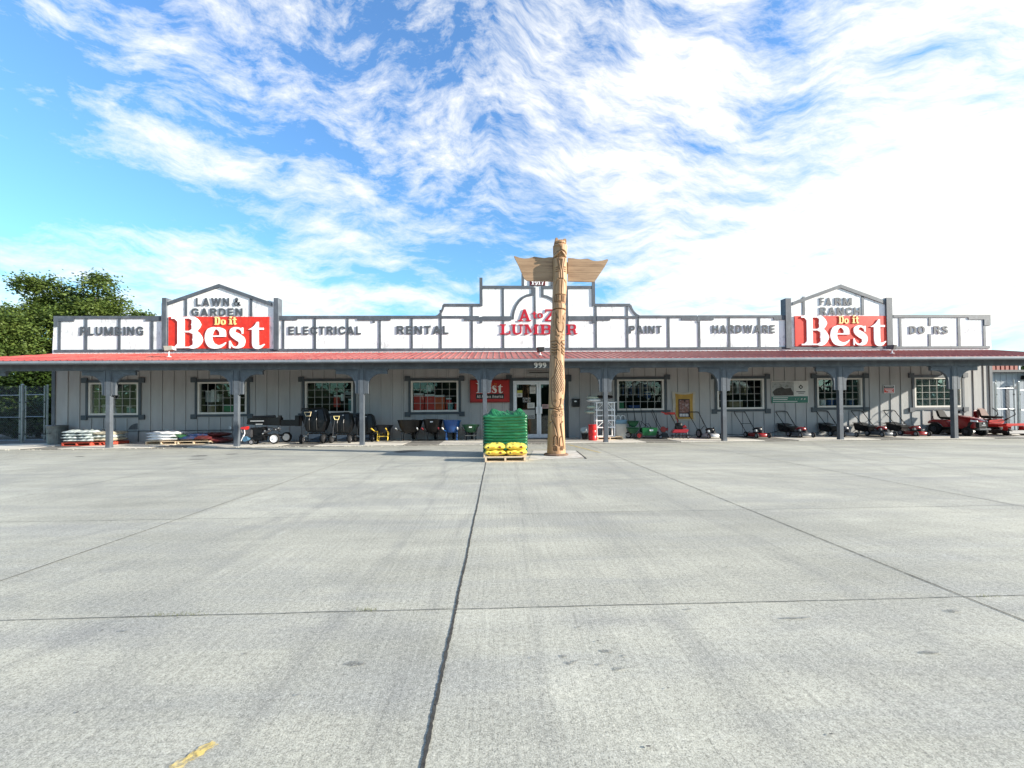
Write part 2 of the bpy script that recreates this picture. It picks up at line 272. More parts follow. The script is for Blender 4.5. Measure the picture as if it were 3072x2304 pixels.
# ---------------------------------------------------------------- mesh helpers
class MB:
    def __init__(s): s.v=[]; s.f=[]
    def add(s,vs,fs):
        o=len(s.v); s.v+=[tuple(p) for p in vs]; s.f+=[tuple(i+o for i in q) for q in fs]; return s
    def box(s,x0,x1,y0,y1,z0,z1):
        return s.add([(x0,y0,z0),(x1,y0,z0),(x1,y1,z0),(x0,y1,z0),(x0,y0,z1),(x1,y0,z1),(x1,y1,z1),(x0,y1,z1)],
                     [(0,3,2,1),(4,5,6,7),(0,1,5,4),(1,2,6,5),(2,3,7,6),(3,0,4,7)])
    def hexa(s,bot,top): # two 4-point loops, counter-clockwise seen from above
        return s.add(list(bot)+list(top),[(0,3,2,1),(4,5,6,7),(0,1,5,4),(1,2,6,5),(2,3,7,6),(3,0,4,7)])
    def cyl(s,p0,p1,r0,r1=None,n=12,cap=True):
        p0=Vector(p0); p1=Vector(p1); r1=r0 if r1 is None else r1; d=(p1-p0).normalized()
        a=d.orthogonal().normalized(); b=d.cross(a)
        vs=[p0+(a*math.cos(2*math.pi*i/n)+b*math.sin(2*math.pi*i/n))*r0 for i in range(n)]+[p1+(a*math.cos(2*math.pi*i/n)+b*math.sin(2*math.pi*i/n))*r1 for i in range(n)]
        fs=[(i,(i+1)%n,n+(i+1)%n,n+i) for i in range(n)]
        if cap: fs+=[tuple(range(n-1,-1,-1)),tuple(range(n,2*n))]
        return s.add(vs,fs)
    def tube(s,pts,r,n=8):
        pts=[Vector(p) for p in pts]; rings=[]; prev=None
        for i,p in enumerate(pts):
            d=(pts[min(i+1,len(pts)-1)]-pts[max(i-1,0)]).normalized()
            a=(prev-d*prev.dot(d)).normalized() if prev is not None and (prev-d*prev.dot(d)).length>1e-4 else d.orthogonal().normalized()
            prev=a; b=d.cross(a); rr=r[i] if isinstance(r,(list,tuple)) else r
            rings.append([p+(a*math.cos(2*math.pi*k/n)+b*math.sin(2*math.pi*k/n))*rr for k in range(n)])
        vs=[q for g in rings for q in g]; m=len(pts)
        fs=[(i*n+k,i*n+(k+1)%n,(i+1)*n+(k+1)%n,(i+1)*n+k) for i in range(m-1) for k in range(n)]+[tuple(range(n-1,-1,-1)),tuple((m-1)*n+k for k in range(n))]
        return s.add(vs,fs)
    def lathe(s,prof,c=(0,0,0),axis='z',n=20):
        vs=[];fs=[]
        for r,h in prof:
            for k in range(n):
                a=2*math.pi*k/n; p=(r*math.cos(a),r*math.sin(a),h)
                if axis=='y': p=(p[0],p[2],p[1])
                if axis=='x': p=(p[2],p[0],p[1])
                vs.append((p[0]+c[0],p[1]+c[1],p[2]+c[2]))
        m=len(prof); fs=[(i*n+k,i*n+(k+1)%n,(i+1)*n+(k+1)%n,(i+1)*n+k) for i in range(m-1) for k in range(n)]
        fs+=[tuple(range(n-1,-1,-1)),tuple((m-1)*n+k for k in range(n))]
        return s.add(vs,fs)
    def prism(s,pts,y0,y1): # polygon in XZ, extruded along Y
        n=len(pts); vs=[(p[0],y0,p[1]) for p in pts]+[(p[0],y1,p[1]) for p in pts]
        return s.add(vs,[tuple(range(n)),tuple(range(2*n-1,n-1,-1))]+[(i,n+i,n+(i+1)%n,(i+1)%n) for i in range(n)])
    def sph(s,c,r,n=10,m=7,sc_=(1,1,1)):
        vs=[];fs=[]
        for i in range(m+1):
            ph=math.pi*i/m
            for k in range(n):
                a=2*math.pi*k/n; vs.append((c[0]+r*sc_[0]*math.sin(ph)*math.cos(a),c[1]+r*sc_[1]*math.sin(ph)*math.sin(a),c[2]+r*sc_[2]*math.cos(ph)))
        fs=[(i*n+k,(i+1)*n+k,(i+1)*n+(k+1)%n,i*n+(k+1)%n) for i in range(m) for k in range(n)]
        return s.add(vs,fs)
    def build(s,name,m,parent=None,loc=(0,0,0),rz=0,bevel=0,smooth=False,attr=None):
        me=bpy.data.meshes.new(name); me.from_pydata(s.v,[],s.f); me.validate()
        bm=bmesh.new(); bm.from_mesh(me); bmesh.ops.recalc_face_normals(bm,faces=bm.faces)
        if bevel:
            es=[e for e in bm.edges if len(e.link_faces)==2 and e.calc_face_angle(0)>.6]
            bmesh.ops.bevel(bm,geom=es,offset=bevel,segments=2,affect='EDGES',clamp_overlap=True)
        bm.to_mesh(me); bm.free(); me.materials.append(m)
        if smooth:
            me.polygons.foreach_set('use_smooth',[True]*len(me.polygons))
            try: me.set_sharp_from_angle(angle=R(40))
            except Exception: pass
        o=bpy.data.objects.new(name,me); col.objects.link(o); o.location=loc; o.rotation_euler=(0,0,rz)
        if parent: o.parent=parent
        return o
def tag(o,label=None,cat=None,group=None,kind=None):
    if label: o['label']=label
    if cat: o['category']=cat
    if group: o['group']=group
    if kind: o['kind']=kind
    return o
def thing(name,label,cat,loc=(0,0,0),rz=0,group=None):
    o=bpy.data.objects.new(name,None); col.objects.link(o); o.location=loc; o.rotation_euler=(0,0,rz); o.empty_display_size=.2
    return tag(o,label,cat,group)
def copy_tree(o,parent=None):
    c=o.copy(); col.objects.link(c); c.parent=parent
    for ch in list(o.children): copy_tree(ch,c)
    return c
def dup(root,loc,rz,label,group=None,scale=None):
    c=copy_tree(root); c.location=loc; c.rotation_euler=(0,0,rz); c['label']=label
    if group: c['group']=group
    if scale: c.scale=scale
    return c
# ---------------------------------------------------------------- lettering
def ribbon(pts,wd,sub=6):
    P=[Vector((p[0],p[1])) for p in pts]; n=len(P); out=[];ws=[]
    if n==2: out=P; ws=list(wd)
    else:
        for i in range(n-1):
            p0=P[max(i-1,0)];p1=P[i];p2=P[i+1];p3=P[min(i+2,n-1)]
            for k in range(sub):
                t=k/sub; out.append(.5*((2*p1)+(p2-p0)*t+(2*p0-5*p1+4*p2-p3)*t*t+(3*p1-p0-3*p2+p3)*t**3)); ws.append(wd[i]*(1-t)+wd[i+1]*t)
        out.append(P[-1]); ws.append(wd[-1])
    L=[];Rr=[]
    for i,p in enumerate(out):
        d=(out[min(i+1,len(out)-1)]-out[max(i-1,0)]).normalized(); nn=Vector((-d.y,d.x))*ws[i]/2
        L.append(p+nn); Rr.append(p-nn)
    return ('rib',L,Rr)
def bx(x0,x1,y0,y1): return ('poly',[(x0,y0),(x1,y0),(x1,y1),(x0,y1)])
G={}
G['B']=(.93,[bx(.19,.40,0,1),bx(0,.44,.95,1),bx(0,.44,0,.05),('poly',[(.10,.05),(.19,.05),(.19,.14)]),('poly',[(.10,.95),(.19,.86),(.19,.95)]),bx(.38,.60,.955,.998),bx(.38,.60,.51,.56),bx(.38,.6,.003,.05),
  ribbon([(.56,.975),(.69,.94),(.76,.76),(.69,.58),(.56,.535)],[.045,.15,.30,.15,.05]),ribbon([(.56,.535),(.73,.49),(.81,.27),(.73,.07),(.56,.025)],[.05,.17,.32,.17,.05])])
G['e']=(.69,[ribbon([(.575,.40),(.555,.56),(.37,.655),(.17,.56),(.115,.33),(.2,.12),(.42,.045),(.58,.1),(.68,.19)],[.20,.20,.055,.22,.24,.22,.12,.07,.02]),bx(.12,.675,.375,.42)])
G['s']=(.50,[ribbon([(.43,.50),(.38,.61),(.25,.655),(.12,.58),(.14,.46),(.27,.37),(.40,.26),(.385,.1),(.24,.025),(.11,.07),(.04,.20)],[.03,.06,.06,.16,.20,.24,.22,.17,.06,.05,.03]),bx(.405,.445,.47,.67),bx(.01,.05,0,.24)])
G['t']=(.54,[bx(.13,.34,.13,.66),('poly',[(0,.60),(.13,.60),(.34,.62),(.34,.85),(.29,.85),(.20,.72),(.10,.65)]),bx(.3,.50,.595,.66),ribbon([(.235,.22),(.26,.08),(.38,.035),(.53,.13)],[.21,.21,.10,.02])])
def slab(x0,x1,y0,y1): return bx(x0,x1,y0,y1)
T=.20
G['SA']=(1.06,[('poly',[(.14,.08),(.30,.08),(.56,.86),(.53,1.0),(.44,1.0)]),('poly',[(.70,.08),(.93,.08),(.62,1.0),(.50,1.0),(.46,.9)]),bx(.28,.78,.28,.40),bx(0,.42,0,.09),bx(.60,1.06,0,.09)])
G['St']=(.6,[bx(.17,.38,.12,.9),bx(0,.56,.56,.68),ribbon([(.275,.2),(.32,.06),(.45,.06),(.56,.16)],[.2,.18,.13,.06])])
G['So']=(.7,[ribbon([(.35,.65),(.12,.5),(.12,.2),(.35,.05),(.58,.2),(.58,.5),(.35,.65)],[.1,.2,.22,.1,.22,.2,.1])])
G['SZ']=(.95,[bx(.03,.9,.88,1),bx(0,.92,0,.12),('poly',[(.0,.12),(.26,.12),(.9,.88),(.62,.88)]),bx(.03,.12,.68,.9),bx(.83,.95,.1,.34)])
G['SL']=(.95,[bx(.16,.42,0,1),bx(0,.58,.9,.998),bx(0,.92,0.002,.11),bx(.83,.95,.05,.36)])
G['SU']=(1.1,[bx(0,.44,.9,1),bx(.66,1.1,.9,1),ribbon([(.24,.92),(.24,.35),(.32,.12),(.56,.05),(.80,.14),(.87,.36),(.87,.92)],[.24,.24,.22,.14,.14,.13,.12])])
G['SM']=(1.35,[bx(.12,.26,0,1),bx(.98,1.22,0,.998),('poly',[(.14,.99),(.40,.99),(.72,.28),(.62,.10)]),('poly',[(.62,.10),(.70,.26),(1.0,.985),(1.1,.985)]),bx(0,.36,.9,1.0),bx(1.0,1.35,.9,.996),bx(0,.40,.002,.1),bx(.84,1.35,.003,.1)])
G['SB']=(1.0,[bx(.14,.38,0,1),bx(0,.5,.9,.996),bx(0,.5,.004,.1),bx(.4,.62,.905,.99),bx(.4,.66,.48,.58),bx(.4,.66,.01,.1),ribbon([(.6,.945),(.78,.86),(.80,.72),(.76,.58),(.6,.53)],[.09,.18,.25,.18,.09]),ribbon([(.6,.53),(.83,.46),(.87,.29),(.83,.12),(.6,.055)],[.09,.18,.27,.18,.09])])
G['SE']=(.95,[bx(.14,.38,0,1),bx(0,.88,.9,.996),bx(0,.92,.004,.1),bx(.4,.7,.46,.56),bx(.79,.88,.7,.95),bx(.84,.95,.05,.32),bx(.64,.71,.36,.66)])
G['SR']=(1.12,[bx(.14,.38,0,1),bx(0,.5,.9,.996),bx(0,.5,.004,.1),bx(.4,.66,.905,.99),bx(.4,.66,.45,.55),ribbon([(.6,.945),(.80,.88),(.84,.72),(.80,.56),(.6,.50)],[.09,.2,.26,.2,.09]),ribbon([(.62,.48),(.78,.36),(.82,.14),(.95,.06),(1.1,.14)],[.12,.24,.22,.14,.05])])
G['N1']=(.6,[bx(.2,.42,0,1),bx(.04,.58,.002,.11),('poly',[(.05,.78),(.2,.78),(.25,.998),(.16,.96),(.05,.88)])])
G['N9']=(.72,[ribbon([(.36,.95),(.12,.85),(.12,.55),(.36,.44),(.56,.58),(.56,.85),(.36,.95)],[.1,.2,.2,.1,.2,.2,.1]),ribbon([(.58,.75),(.60,.45),(.48,.15),(.25,.05),(.10,.10)],[.2,.22,.2,.14,.14])])
G['N7']=(.7,[bx(.04,.68,.86,1),bx(.03,.12,.68,.9),('poly',[(.18,0),(.46,0),(.5,.3),(.68,.87),(.5,.87),(.3,.45)])])
G['W9']=(.62,[ribbon([(.33,.93),(.17,.84),(.16,.62),(.32,.53),(.47,.64),(.47,.84),(.33,.93)],[.17,.22,.22,.17,.22,.22,.17]),ribbon([(.52,.78),(.50,.45),(.34,.16),(.10,.06)],[.2,.24,.18,.06])])
G['SD']=(1.0,[bx(.12,.38,0,1),bx(0,.45,.9,.996),bx(0,.45,.004,.1),ribbon([(.4,.95),(.72,.86),(.82,.5),(.72,.14),(.4,.05)],[.1,.2,.28,.2,.1])])
G['Si']=(.55,[bx(.14,.40,0,.68),bx(0,.4,.59,.678),bx(0,.54,.003,.1),bx(.14,.40,.78,.98)])
_w=.215
def _bowl(x,y0,y1,xr,h=.19): return ribbon([(x,y1-h/2),(xr-.22,y1-h/2),(xr-.115,(y0+y1)/2),(xr-.22,y0+h/2),(x,y0+h/2)],[h,h*1.02,.23,h*1.02,h],8)
_st=bx(0,_w,0,1)
G['hL']=(.6,[_st,bx(_w-.01,.6,0,.19)]); G['hI']=(_w,[_st]); G['hE']=(.66,[_st,bx(_w-.01,.66,.81,1),bx(_w-.01,.62,.41,.59),bx(_w-.01,.66,0,.19)]); G['hF']=(.62,[_st,bx(_w-.01,.62,.81,1),bx(_w-.01,.57,.40,.58)])
G['hT']=(.68,[bx(0,.68,.81,1),bx(.34-_w/2,.34+_w/2,0,.82)]); G['hH']=(.78,[_st,bx(.78-_w,.78,0,1),bx(.2,.6,.40,.60)])
G['hP']=(.70,[_st,_bowl(.2,.38,1,.70)]); G['hR']=(.76,[_st,_bowl(.2,.42,1,.72),('poly',[(.36,.44),(.52,0),(.78,0),(.58,.44)])]); G['hB']=(.75,[_st,_bowl(.2,.46,1,.70),_bowl(.2,0,.54,.75)])
G['hD']=(.76,[_st,ribbon([(.2,.905),(.40,.905),(.60,.78),(.645,.5),(.60,.22),(.40,.095),(.2,.095)],[.19,.19,.22,.235,.22,.19,.19],8)])
G['hU']=(.76,[ribbon([(.117,1),(.117,.62),(.12,.36),(.20,.14),(.38,.09),(.56,.14),(.64,.36),(.643,.62),(.643,1)],[_w,_w,_w,.21,.2,.21,_w,_w,_w],8)])
G['hN']=(.80,[_st,bx(.80-_w,.80,0,1),('poly',[(0,1),(.24,1),(.80,0),(.56,0)])]); G['hM']=(.98,[bx(0,.21,0,1),bx(.77,.98,0,1),('poly',[(0,1),(.26,1),(.58,0),(.40,0)]),('poly',[(.72,1),(.98,1),(.58,0),(.40,0)])])
G['hW']=(1.20,[('poly',[(0,1),(.23,1),(.43,0),(.23,0)]),('poly',[(.50,1),(.66,1),(.43,0),(.25,0)]),('poly',[(.54,1),(.70,1),(.97,0),(.77,0)]),('poly',[(.97,1),(1.2,1),(.97,0),(.78,0)])])
G['hA']=(.84,[('poly',[(0,0),(.24,0),(.52,1),(.31,1)]),('poly',[(.60,0),(.84,0),(.53,1),(.33,1)]),bx(.2,.64,.19,.36)])
G['hC']=(.78,[ribbon([(.73,.68),(.62,.86),(.40,.91),(.19,.80),(.117,.5),(.19,.20),(.40,.09),(.62,.14),(.74,.34)],[.22,.2,.185,.21,.235,.21,.185,.2,.22],8)])
G['hG']=(.80,G['hC'][1][:1]+[bx(.42,.80,.38,.54),bx(.62,.80,.0,.5)]); G['hO']=(.82,[ribbon([(.41,.91),(.19,.80),(.117,.5),(.19,.20),(.41,.09),(.63,.20),(.703,.5),(.63,.80),(.41,.91)],[.185,.21,.235,.21,.185,.21,.235,.21,.185],8)])
G['hS']=(.72,[ribbon([(.62,.74),(.52,.88),(.34,.91),(.16,.83),(.14,.68),(.30,.56),(.50,.46),(.61,.32),(.54,.14),(.35,.09),(.17,.12),(.08,.28)],[.2,.19,.18,.2,.22,.22,.22,.22,.2,.18,.19,.2],8)])
G['h&']=(.86,[ribbon([(.84,.02),(.62,.22),(.30,.62),(.24,.82),(.38,.92),(.50,.82),(.44,.64),(.18,.42),(.10,.24),(.22,.08),(.44,.08),(.62,.24),(.72,.48)],[.2,.2,.17,.15,.14,.15,.16,.19,.19,.17,.17,.18,.16],8)])
def sans_px(word,x0,x1,yt,yb,Y,depth,m,parent,gap=.20):
    a=at(x0,yb,Y); b=at(x1,yt,Y); W_=sum(G['h'+c][0] for c in word)+gap*(len(word)-1); hx=(b.x-a.x)/W_; x=a.x
    for c in word: glyph_mb('h'+c,x,a.z,hx,b.z-a.z,Y-depth,Y).build('letter',m,parent); x+=(G['h'+c][0]+gap)*hx
def glyph_mb(key,X0,Z0,hx,hz,y0,y1):
    """glyph at lower-left (X0,Z0), unit size hx,hz; front at y0 (towards the camera)"""
    mb=MB()
    for i,sh in enumerate(G[key][1]):
        yy=y0-.0012*i
        if sh[0]=='poly': mb.prism([(X0+p[0]*hx,Z0+p[1]*hz) for p in sh[1]],yy,y1)
        else:
            L,Rr=sh[1],sh[2]; n=len(L)
            vs=[(X0+p[0]*hx,yy,Z0+p[1]*hz) for p in L]+[(X0+p[0]*hx,yy,Z0+p[1]*hz) for p in Rr]+[(X0+p[0]*hx,y1,Z0+p[1]*hz) for p in L]+[(X0+p[0]*hx,y1,Z0+p[1]*hz) for p in Rr]
            fs=[]
            for k in range(n-1): fs+=[(k,k+1,n+k+1,n+k),(2*n+k,3*n+k,3*n+k+1,2*n+k+1),(k,2*n+k,2*n+k+1,k+1),(n+k,n+k+1,3*n+k+1,3*n+k)]
            fs+=[(0,n,3*n,2*n),(n-1,3*n-1,4*n-1,2*n-1)]
            mb.add(vs,fs)
    return mb
def glyph_px(key,x0,x1,yt,yb,Y,depth,m,parent,name='letter'):
    """glyph whose box in the photograph is x0..x1, yt..yb, standing on plane Y"""
    a=at(x0,yb,Y); b=at(x1,yt,Y); gw=G[key][0]; 
    ht={'e':.69,'s':.68,'t':.85,'St':.9,'So':.7}.get(key,1.)
    return glyph_mb(key,a.x,a.z,(b.x-a.x)/gw,(b.z-a.z)/ht,Y-depth,Y).build(name,m,parent)
_fc={}
def font_mesh(ch,off=.03):
    k=(ch,off)
    if k not in _fc:
        cu=bpy.data.curves.new('t','FONT'); cu.body=ch; cu.size=1; cu.extrude=.5; cu.offset=off; cu.resolution_u=3
        o=bpy.data.objects.new('t',cu); col.objects.link(o); dg=bpy.context.evaluated_depsgraph_get(); dg.update()
        me=bpy.data.meshes.new_from_object(o.evaluated_get(dg)); vs=np.array([v.co[:] for v in me.vertices]); fs=[tuple(p.vertices) for p in me.polygons]
        bpy.data.objects.remove(o); _fc[k]=(vs,fs)
    return _fc[k]
def text_boxes(word,gap=.10,off=.03,space=.34):
    res=[];x=0
    for ch in word:
        if ch==' ': x+=space; continue
        vs,fs=font_mesh(ch,off); mn=vs[:,0].min(); mx=vs[:,0].max(); res.append((vs-[mn,0,0],fs,x)); x+=mx-mn+gap
    return res,x-gap
def text_px(word,x0,x1,yt,yb,Y,depth,m,parent,name='letter',gap=.17,off=.016,merge=False,space=.34,back=0.):
    a=at(x0,yb,Y); b=at(x1,yt,Y); res,w_=text_boxes(word,gap,off,space); cap=max(r[0][:,1].max() for r in res); lo=min(r[0][:,1].min() for r in res); lo=max(lo,-.03) if not merge else lo
    hx=(b.x-a.x)/w_; hz=(b.z-a.z)/(cap-lo); M=MB()
    for vs,fs,x in res:
        mb=M if merge else MB()
        mb.add([(a.x+(x+v[0])*hx,Y-back-depth/2-v[2]*depth,a.z+(v[1]-lo)*hz) for v in vs],fs)
        if not merge: mb.build(name,m,parent)
    if merge: return M.build(name,m,parent)
# ---------------------------------------------------------------- setting: ground, slabs, sidewalk
YP,SP,X0P=15.02,4.310,-13.366; YW=17.467; XL,XR=-17.734,21.23; ZB=2.69; ZM=3.67; ZW=.03
g=MB(); g.add([(-900,-600,-.03),(900,-600,-.03),(900,1200,-.03),(-900,1200,-.03)],[(0,1,2,3)]); tag(g.build('ground',M_ASPH),kind='structure')
g=MB(); g.add([(-60,-25,0),(60,-25,0),(60,14.86,0),(-60,14.86,0)],[(0,1,2,3)]); tag(g.build('parking_lot',M_CON),kind='structure')
def wavy(p0,p1,wid,step,jit,z,seed):
    r_=random.Random(seed); p0=Vector((*p0,z)); p1=Vector((*p1,z)); d=p1-p0; L=d.length; n=int(L/step); d.normalize(); q=Vector((-d.y,d.x,0)); vs=[];fs=[]
    o=0
    for i in range(n+1):
        p=p0+d*L*i/n; o+=r_.uniform(-1,1)*jit*.35; o*=.93; w0=wid*r_.uniform(.55,1.25)/2; w1=wid*r_.uniform(.55,1.25)/2
        vs+=[p+q*(o+w0),p+q*(o-w1)]
    fs=[(2*i,2*i+1,2*i+3,2*i+2) for i in range(n)]
    return vs,fs
XJ=[-17.5,-14.07,-10.63,-7.2,-3.773,-.275,3.089,6.52,9.95,13.4,16.8,20.3]
YJ=[-2.2,.3,2.72,5.128,7.387,9.62,11.9]
g=MB()
for i,x in enumerate(XJ):
    main=abs(x+.275)<.01
    ytop=10.4 if abs(x+.275)<.01 else 14.6
    vs,fs=wavy((x,-3),(x,ytop),.017 if main else .010,.02 if main else .05,.004,.004,i); g.add(vs,fs)
tag(g.build('slab_joints',M_JOINT),kind='structure'); g=MB()
for i,y in enumerate(YJ[1:]):
    vs,fs=wavy((-34,y),(40,y),.0065,.05,.006,.0045,30+i); g.add(vs,fs)
tag(g.build('cross_joints',M_JOINT2),kind='structure')
# patched spots and tyre streaks are in the concrete; here two darker repair patches and yellow paint
def flat_blob(cx,cy,rx,ry,z,n=18,seed=0,rot=0):
    r_=random.Random(seed); vs=[]
    for k in range(n):
        a=2*math.pi*k/n; q=r_.uniform(.78,1.15); x=rx*q*math.cos(a); y=ry*q*math.sin(a); vs.append((cx+x*math.cos(rot)-y*math.sin(rot),cy+x*math.sin(rot)+y*math.cos(rot),z))
    return vs,[tuple(range(n))]
M_OIL=mat('oil_stained_concrete',(.225,.225,.205),.75,.25,30.,.5,200)
M_OILD=mat('tar_stain',(.07,.065,.06),.8,.4,12.)
M_YP=mat('worn_yellow_paint',(.62,.46,.14),.8,.25,30.,stain=(18.,.8,(.45,.44,.38)))
def worn(m,sc_,lo,hi):
    N=NT(m.node_tree); b=N.n['Principled BSDF']; tc=N.new('ShaderNodeTexCoord'); tr=N.new('ShaderNodeBsdfTransparent'); mx=N.new('ShaderNodeMixShader')
    N.l.new(N.ramp(N.noise(N.scalev(tc.outputs['Object'],1,1,1),sc_,7,.75),[(lo,0),(hi,1)]),mx.inputs[0]); N.l.new(tr.outputs[0],mx.inputs[1]); N.l.new(b.outputs[0],mx.inputs[2]); N.l.new(mx.outputs[0],N.n['Material Output'].inputs[0])
worn(M_YP,26,.38,.58); worn(M_OIL,60,.35,.62)
g=MB()
for i,(px,py,rx,ry) in enumerate(((1063,1992,.045,.022),(1690,1970,.02,.012),(1708,1990,.02,.014),(1725,1985,.014,.008),(1820,1955,.03,.014),(1800,1995,.012,.01),(1858,2008,.025,.012),(1872,1969,.014,.008),(1600,1975,.016,.008),(2065,1830,.03,.008),(2790,1960,.05,.014),(895,2088,.012,.006),(372,1895,.03,.008),(2390,1856,.1,.01),(2860,1835,.04,.02))):
    p=gp(px,py); vs,fs=flat_blob(p.x,p.y,rx,ry,.0042+.0003*i,seed=i); g.add(vs,fs)
tag(g.build('pavement_stains',M_OIL),kind='structure')
g=MB()
for i,(px,py,rx,ry) in enumerate(((600,1368,.22,.10),(690,1363,.13,.05),(590,1378,.25,.04),(705,1362,.1,.04),(1222,1354,.42,.16),(1250,1351,.5,.06),(240,1370,.12,.05),(1205,1358,.2,.06))):
    p=gp(px,py); vs,fs=flat_blob(p.x,p.y,rx,ry,.0045+.0003*i,seed=40+i,n=26); g.add(vs,fs)
for i in range(26):
    p=gp(random.uniform(100,2950),random.uniform(1480,2250)); vs,fs=flat_blob(p.x,p.y,.006+.006*random.random(),.004,.006+.0001*i,n=6,seed=80+i); g.add(vs,fs)
tag(g.build('tar_spots',M_OILD),kind='structure')
g=MB(); a=gp(500,2304); b=gp(585,2262)
d=(b-a).normalized(); q=Vector((-d.y,d.x,0))
vs,fs=wavy((a.x-.02,a.y-.10),(b.x+.04,b.y+.05),.05,.01,.004,.005,5); g.add(vs,fs)
a=gp(1705,1334); b=gp(1800,1358); vs,fs=wavy((a.x,a.y),(b.x,b.y),.09,.05,.01,.0052,6); g.add(vs,fs)
a=gp(1700,1349); b=gp(1590,1351); vs,fs=wavy((a.x,a.y),(b.x,b.y),.06,.05,.01,.005,8); g.add(vs,fs)
tag(g.build('road_marking',M_YP),kind='structure')
# sidewalk slabs under the porch with aggregate strips between
YS0,YS1=14.92,17.45
strips=[-20.6,-16.0]+[X0P+SP*(i+.5)-.05 for i in range(-1,9)]
strips=sorted(set(round(s_,2) for s_ in strips if s_<24)); g=MB(); h_=MB(); x=-24.
for sx in sorted([X0P+SP*(i+.5)-.1 for i in range(-2,9)]):
    a_=sx-.62; b_=sx+.62
    if a_>x: g.box(x+.006,a_-.006,YS0,YS1,-.02,ZW)
    h_.box(a_,b_,YS0+.02,YS1,-.02,ZW-.006); x=b_
g.box(x+.006,27,YS0,YS1,-.02,ZW)
tag(g.build('sidewalk',M_WALK,bevel=.004),kind='structure'); tag(h_.build('sidewalk_aggregate',M_AGG),kind='structure')
vs,fs=wavy((-24,14.885),(27,14.885),.12,.06,.02,.009,77); g=MB(); g.add(vs,fs); tag(g.build('gravel_edge',M_AGG),kind='structure')
# loose rubble at the edge of the sidewalk
g=MB()
for i in range(420):
    x=random.uniform(-17,20); s_=random.uniform(.008,.026)
    if random.random()<.35: x=random.uniform(-7.5,2)
    g.sph((x,random.gauss(14.83,.07),s_*.4),s_,5,3,(1,.8,.55))
tag(g.build('gravel',mat('pale_gravel',(.50,.47,.40),.9,.3,9.)),kind='stuff',label='loose pale gravel strewn along the front edge of the sidewalk',cat='gravel')
# weeds in the joints
g=MB()
for (px,py,n_,sp_) in ((1097,1833,34,.05),(530,1848,60,.12),(2960,1792,20,.05),(600,1840,14,.15),(1440,1440,10,.03)):
    p=gp(px,py)
    for i in range(n_):
        x=p.x+random.gauss(0,sp_); y=p.y+random.gauss(0,.008); a=random.uniform(0,6.28); l=random.uniform(.008,.024)
        g.add([(x-.0015,y,.004),(x+.0015,y,.004),(x+l*.7*math.cos(a),y+l*.5*math.sin(a),.004+l)],[(0,1,2)])
tag(g.build('weeds',mat('dry_weed',(.16,.17,.06),.8,.3,30.)),kind='stuff',label='thin tufts of dry weeds sprouting in the joints of the concrete lot',cat='weeds')
# ---------------------------------------------------------------- the store building
B_=thing('store_building','long single storey store with stepped white false front and red metal porch roof','building',(0,0,0))
WIN=[(265,416,1147.4,1246),(592.6,740.7,1145.5,1243),(914.7,1059.4,1143.6,1240),(1232.8,1375,1142,1236.2),(1852,1991.4,1137.8,1231.4),(2152,2291.4,1136,1228),(2451.6,2586,1133.8,1222.5),(2744,2884,1132,1222.5)]
DOOR=(1541,1692,1142,1309)
openings=[]
for x0,x1,yt,yb in WIN:
    a=at(x0,yb,YW-.02); b=at(x1,yt,YW-.02); openings.append((a.x,b.x,a.z,b.z))
da=at(DOOR[0],DOOR[3],YW); db=at(DOOR[1],DOOR[2],YW); DZ=db.z; openings.append((da.x,db.x,ZW,DZ)); 
ops=sorted(openings); TH=.15
g=MB(); x=XL
for (a,b,z0,z1) in ops:
    g.box(x,a,YW,YW+TH,-.02,ZM)
    g.box(a,b,YW,YW+TH,z1,ZM)
    if z0>.1: g.box(a,b,YW,YW+TH,-.02,z0)
    x=b
g.box(x,XR,YW,YW+TH,-.02,ZM)
# battens
bt=MB(); xb=XL+.55
def inside(x): 
    for i,(a,b,z0,z1) in enumerate(ops):
        if a-.12<x<b+.12: return (z0,z1)
    return None
while xb<XR-.2:
    o_=inside(xb); 
    if o_:
        z0,z1=o_; g.box(xb-.036,xb+.036,YW-.024,YW-.0005,z1+.13,3.5)
        if z0>.1: g.box(xb-.036,xb+.036,YW-.024,YW-.0005,.0,z0-.13)
    else: g.box(xb-.036,xb+.036,YW-.024,YW-.0005,0.,3.5)
    xb+=.459
g.build('wall',M_WALL,B_)
# side and back walls, flat roof, inside
g=MB(); g.box(XL,XL+.15,YW+TH+.002,YW+16,-.02,ZM); g.box(XR-.15,XR,YW+TH+.002,YW+16,-.02,ZM); g.box(XL,XR,YW+16,YW+16.15,-.02,ZM); g.build('side_wall',M_WALL,B_)
g=MB(); g.box(XL-.0,XR,YW+.17,YW+16.2,ZM+.003,ZM+.12); g.build('flat_roof',M_STEELD,B_)
g=MB(); g.box(XL+.16,XR-.16,YW+TH+.01,YW+6,.0,.025); g.box(XL+.16,XR-.16,YW+6.01,YW+6.1,.03,3.5); g.build('shop_interior',M_DARK,B_)
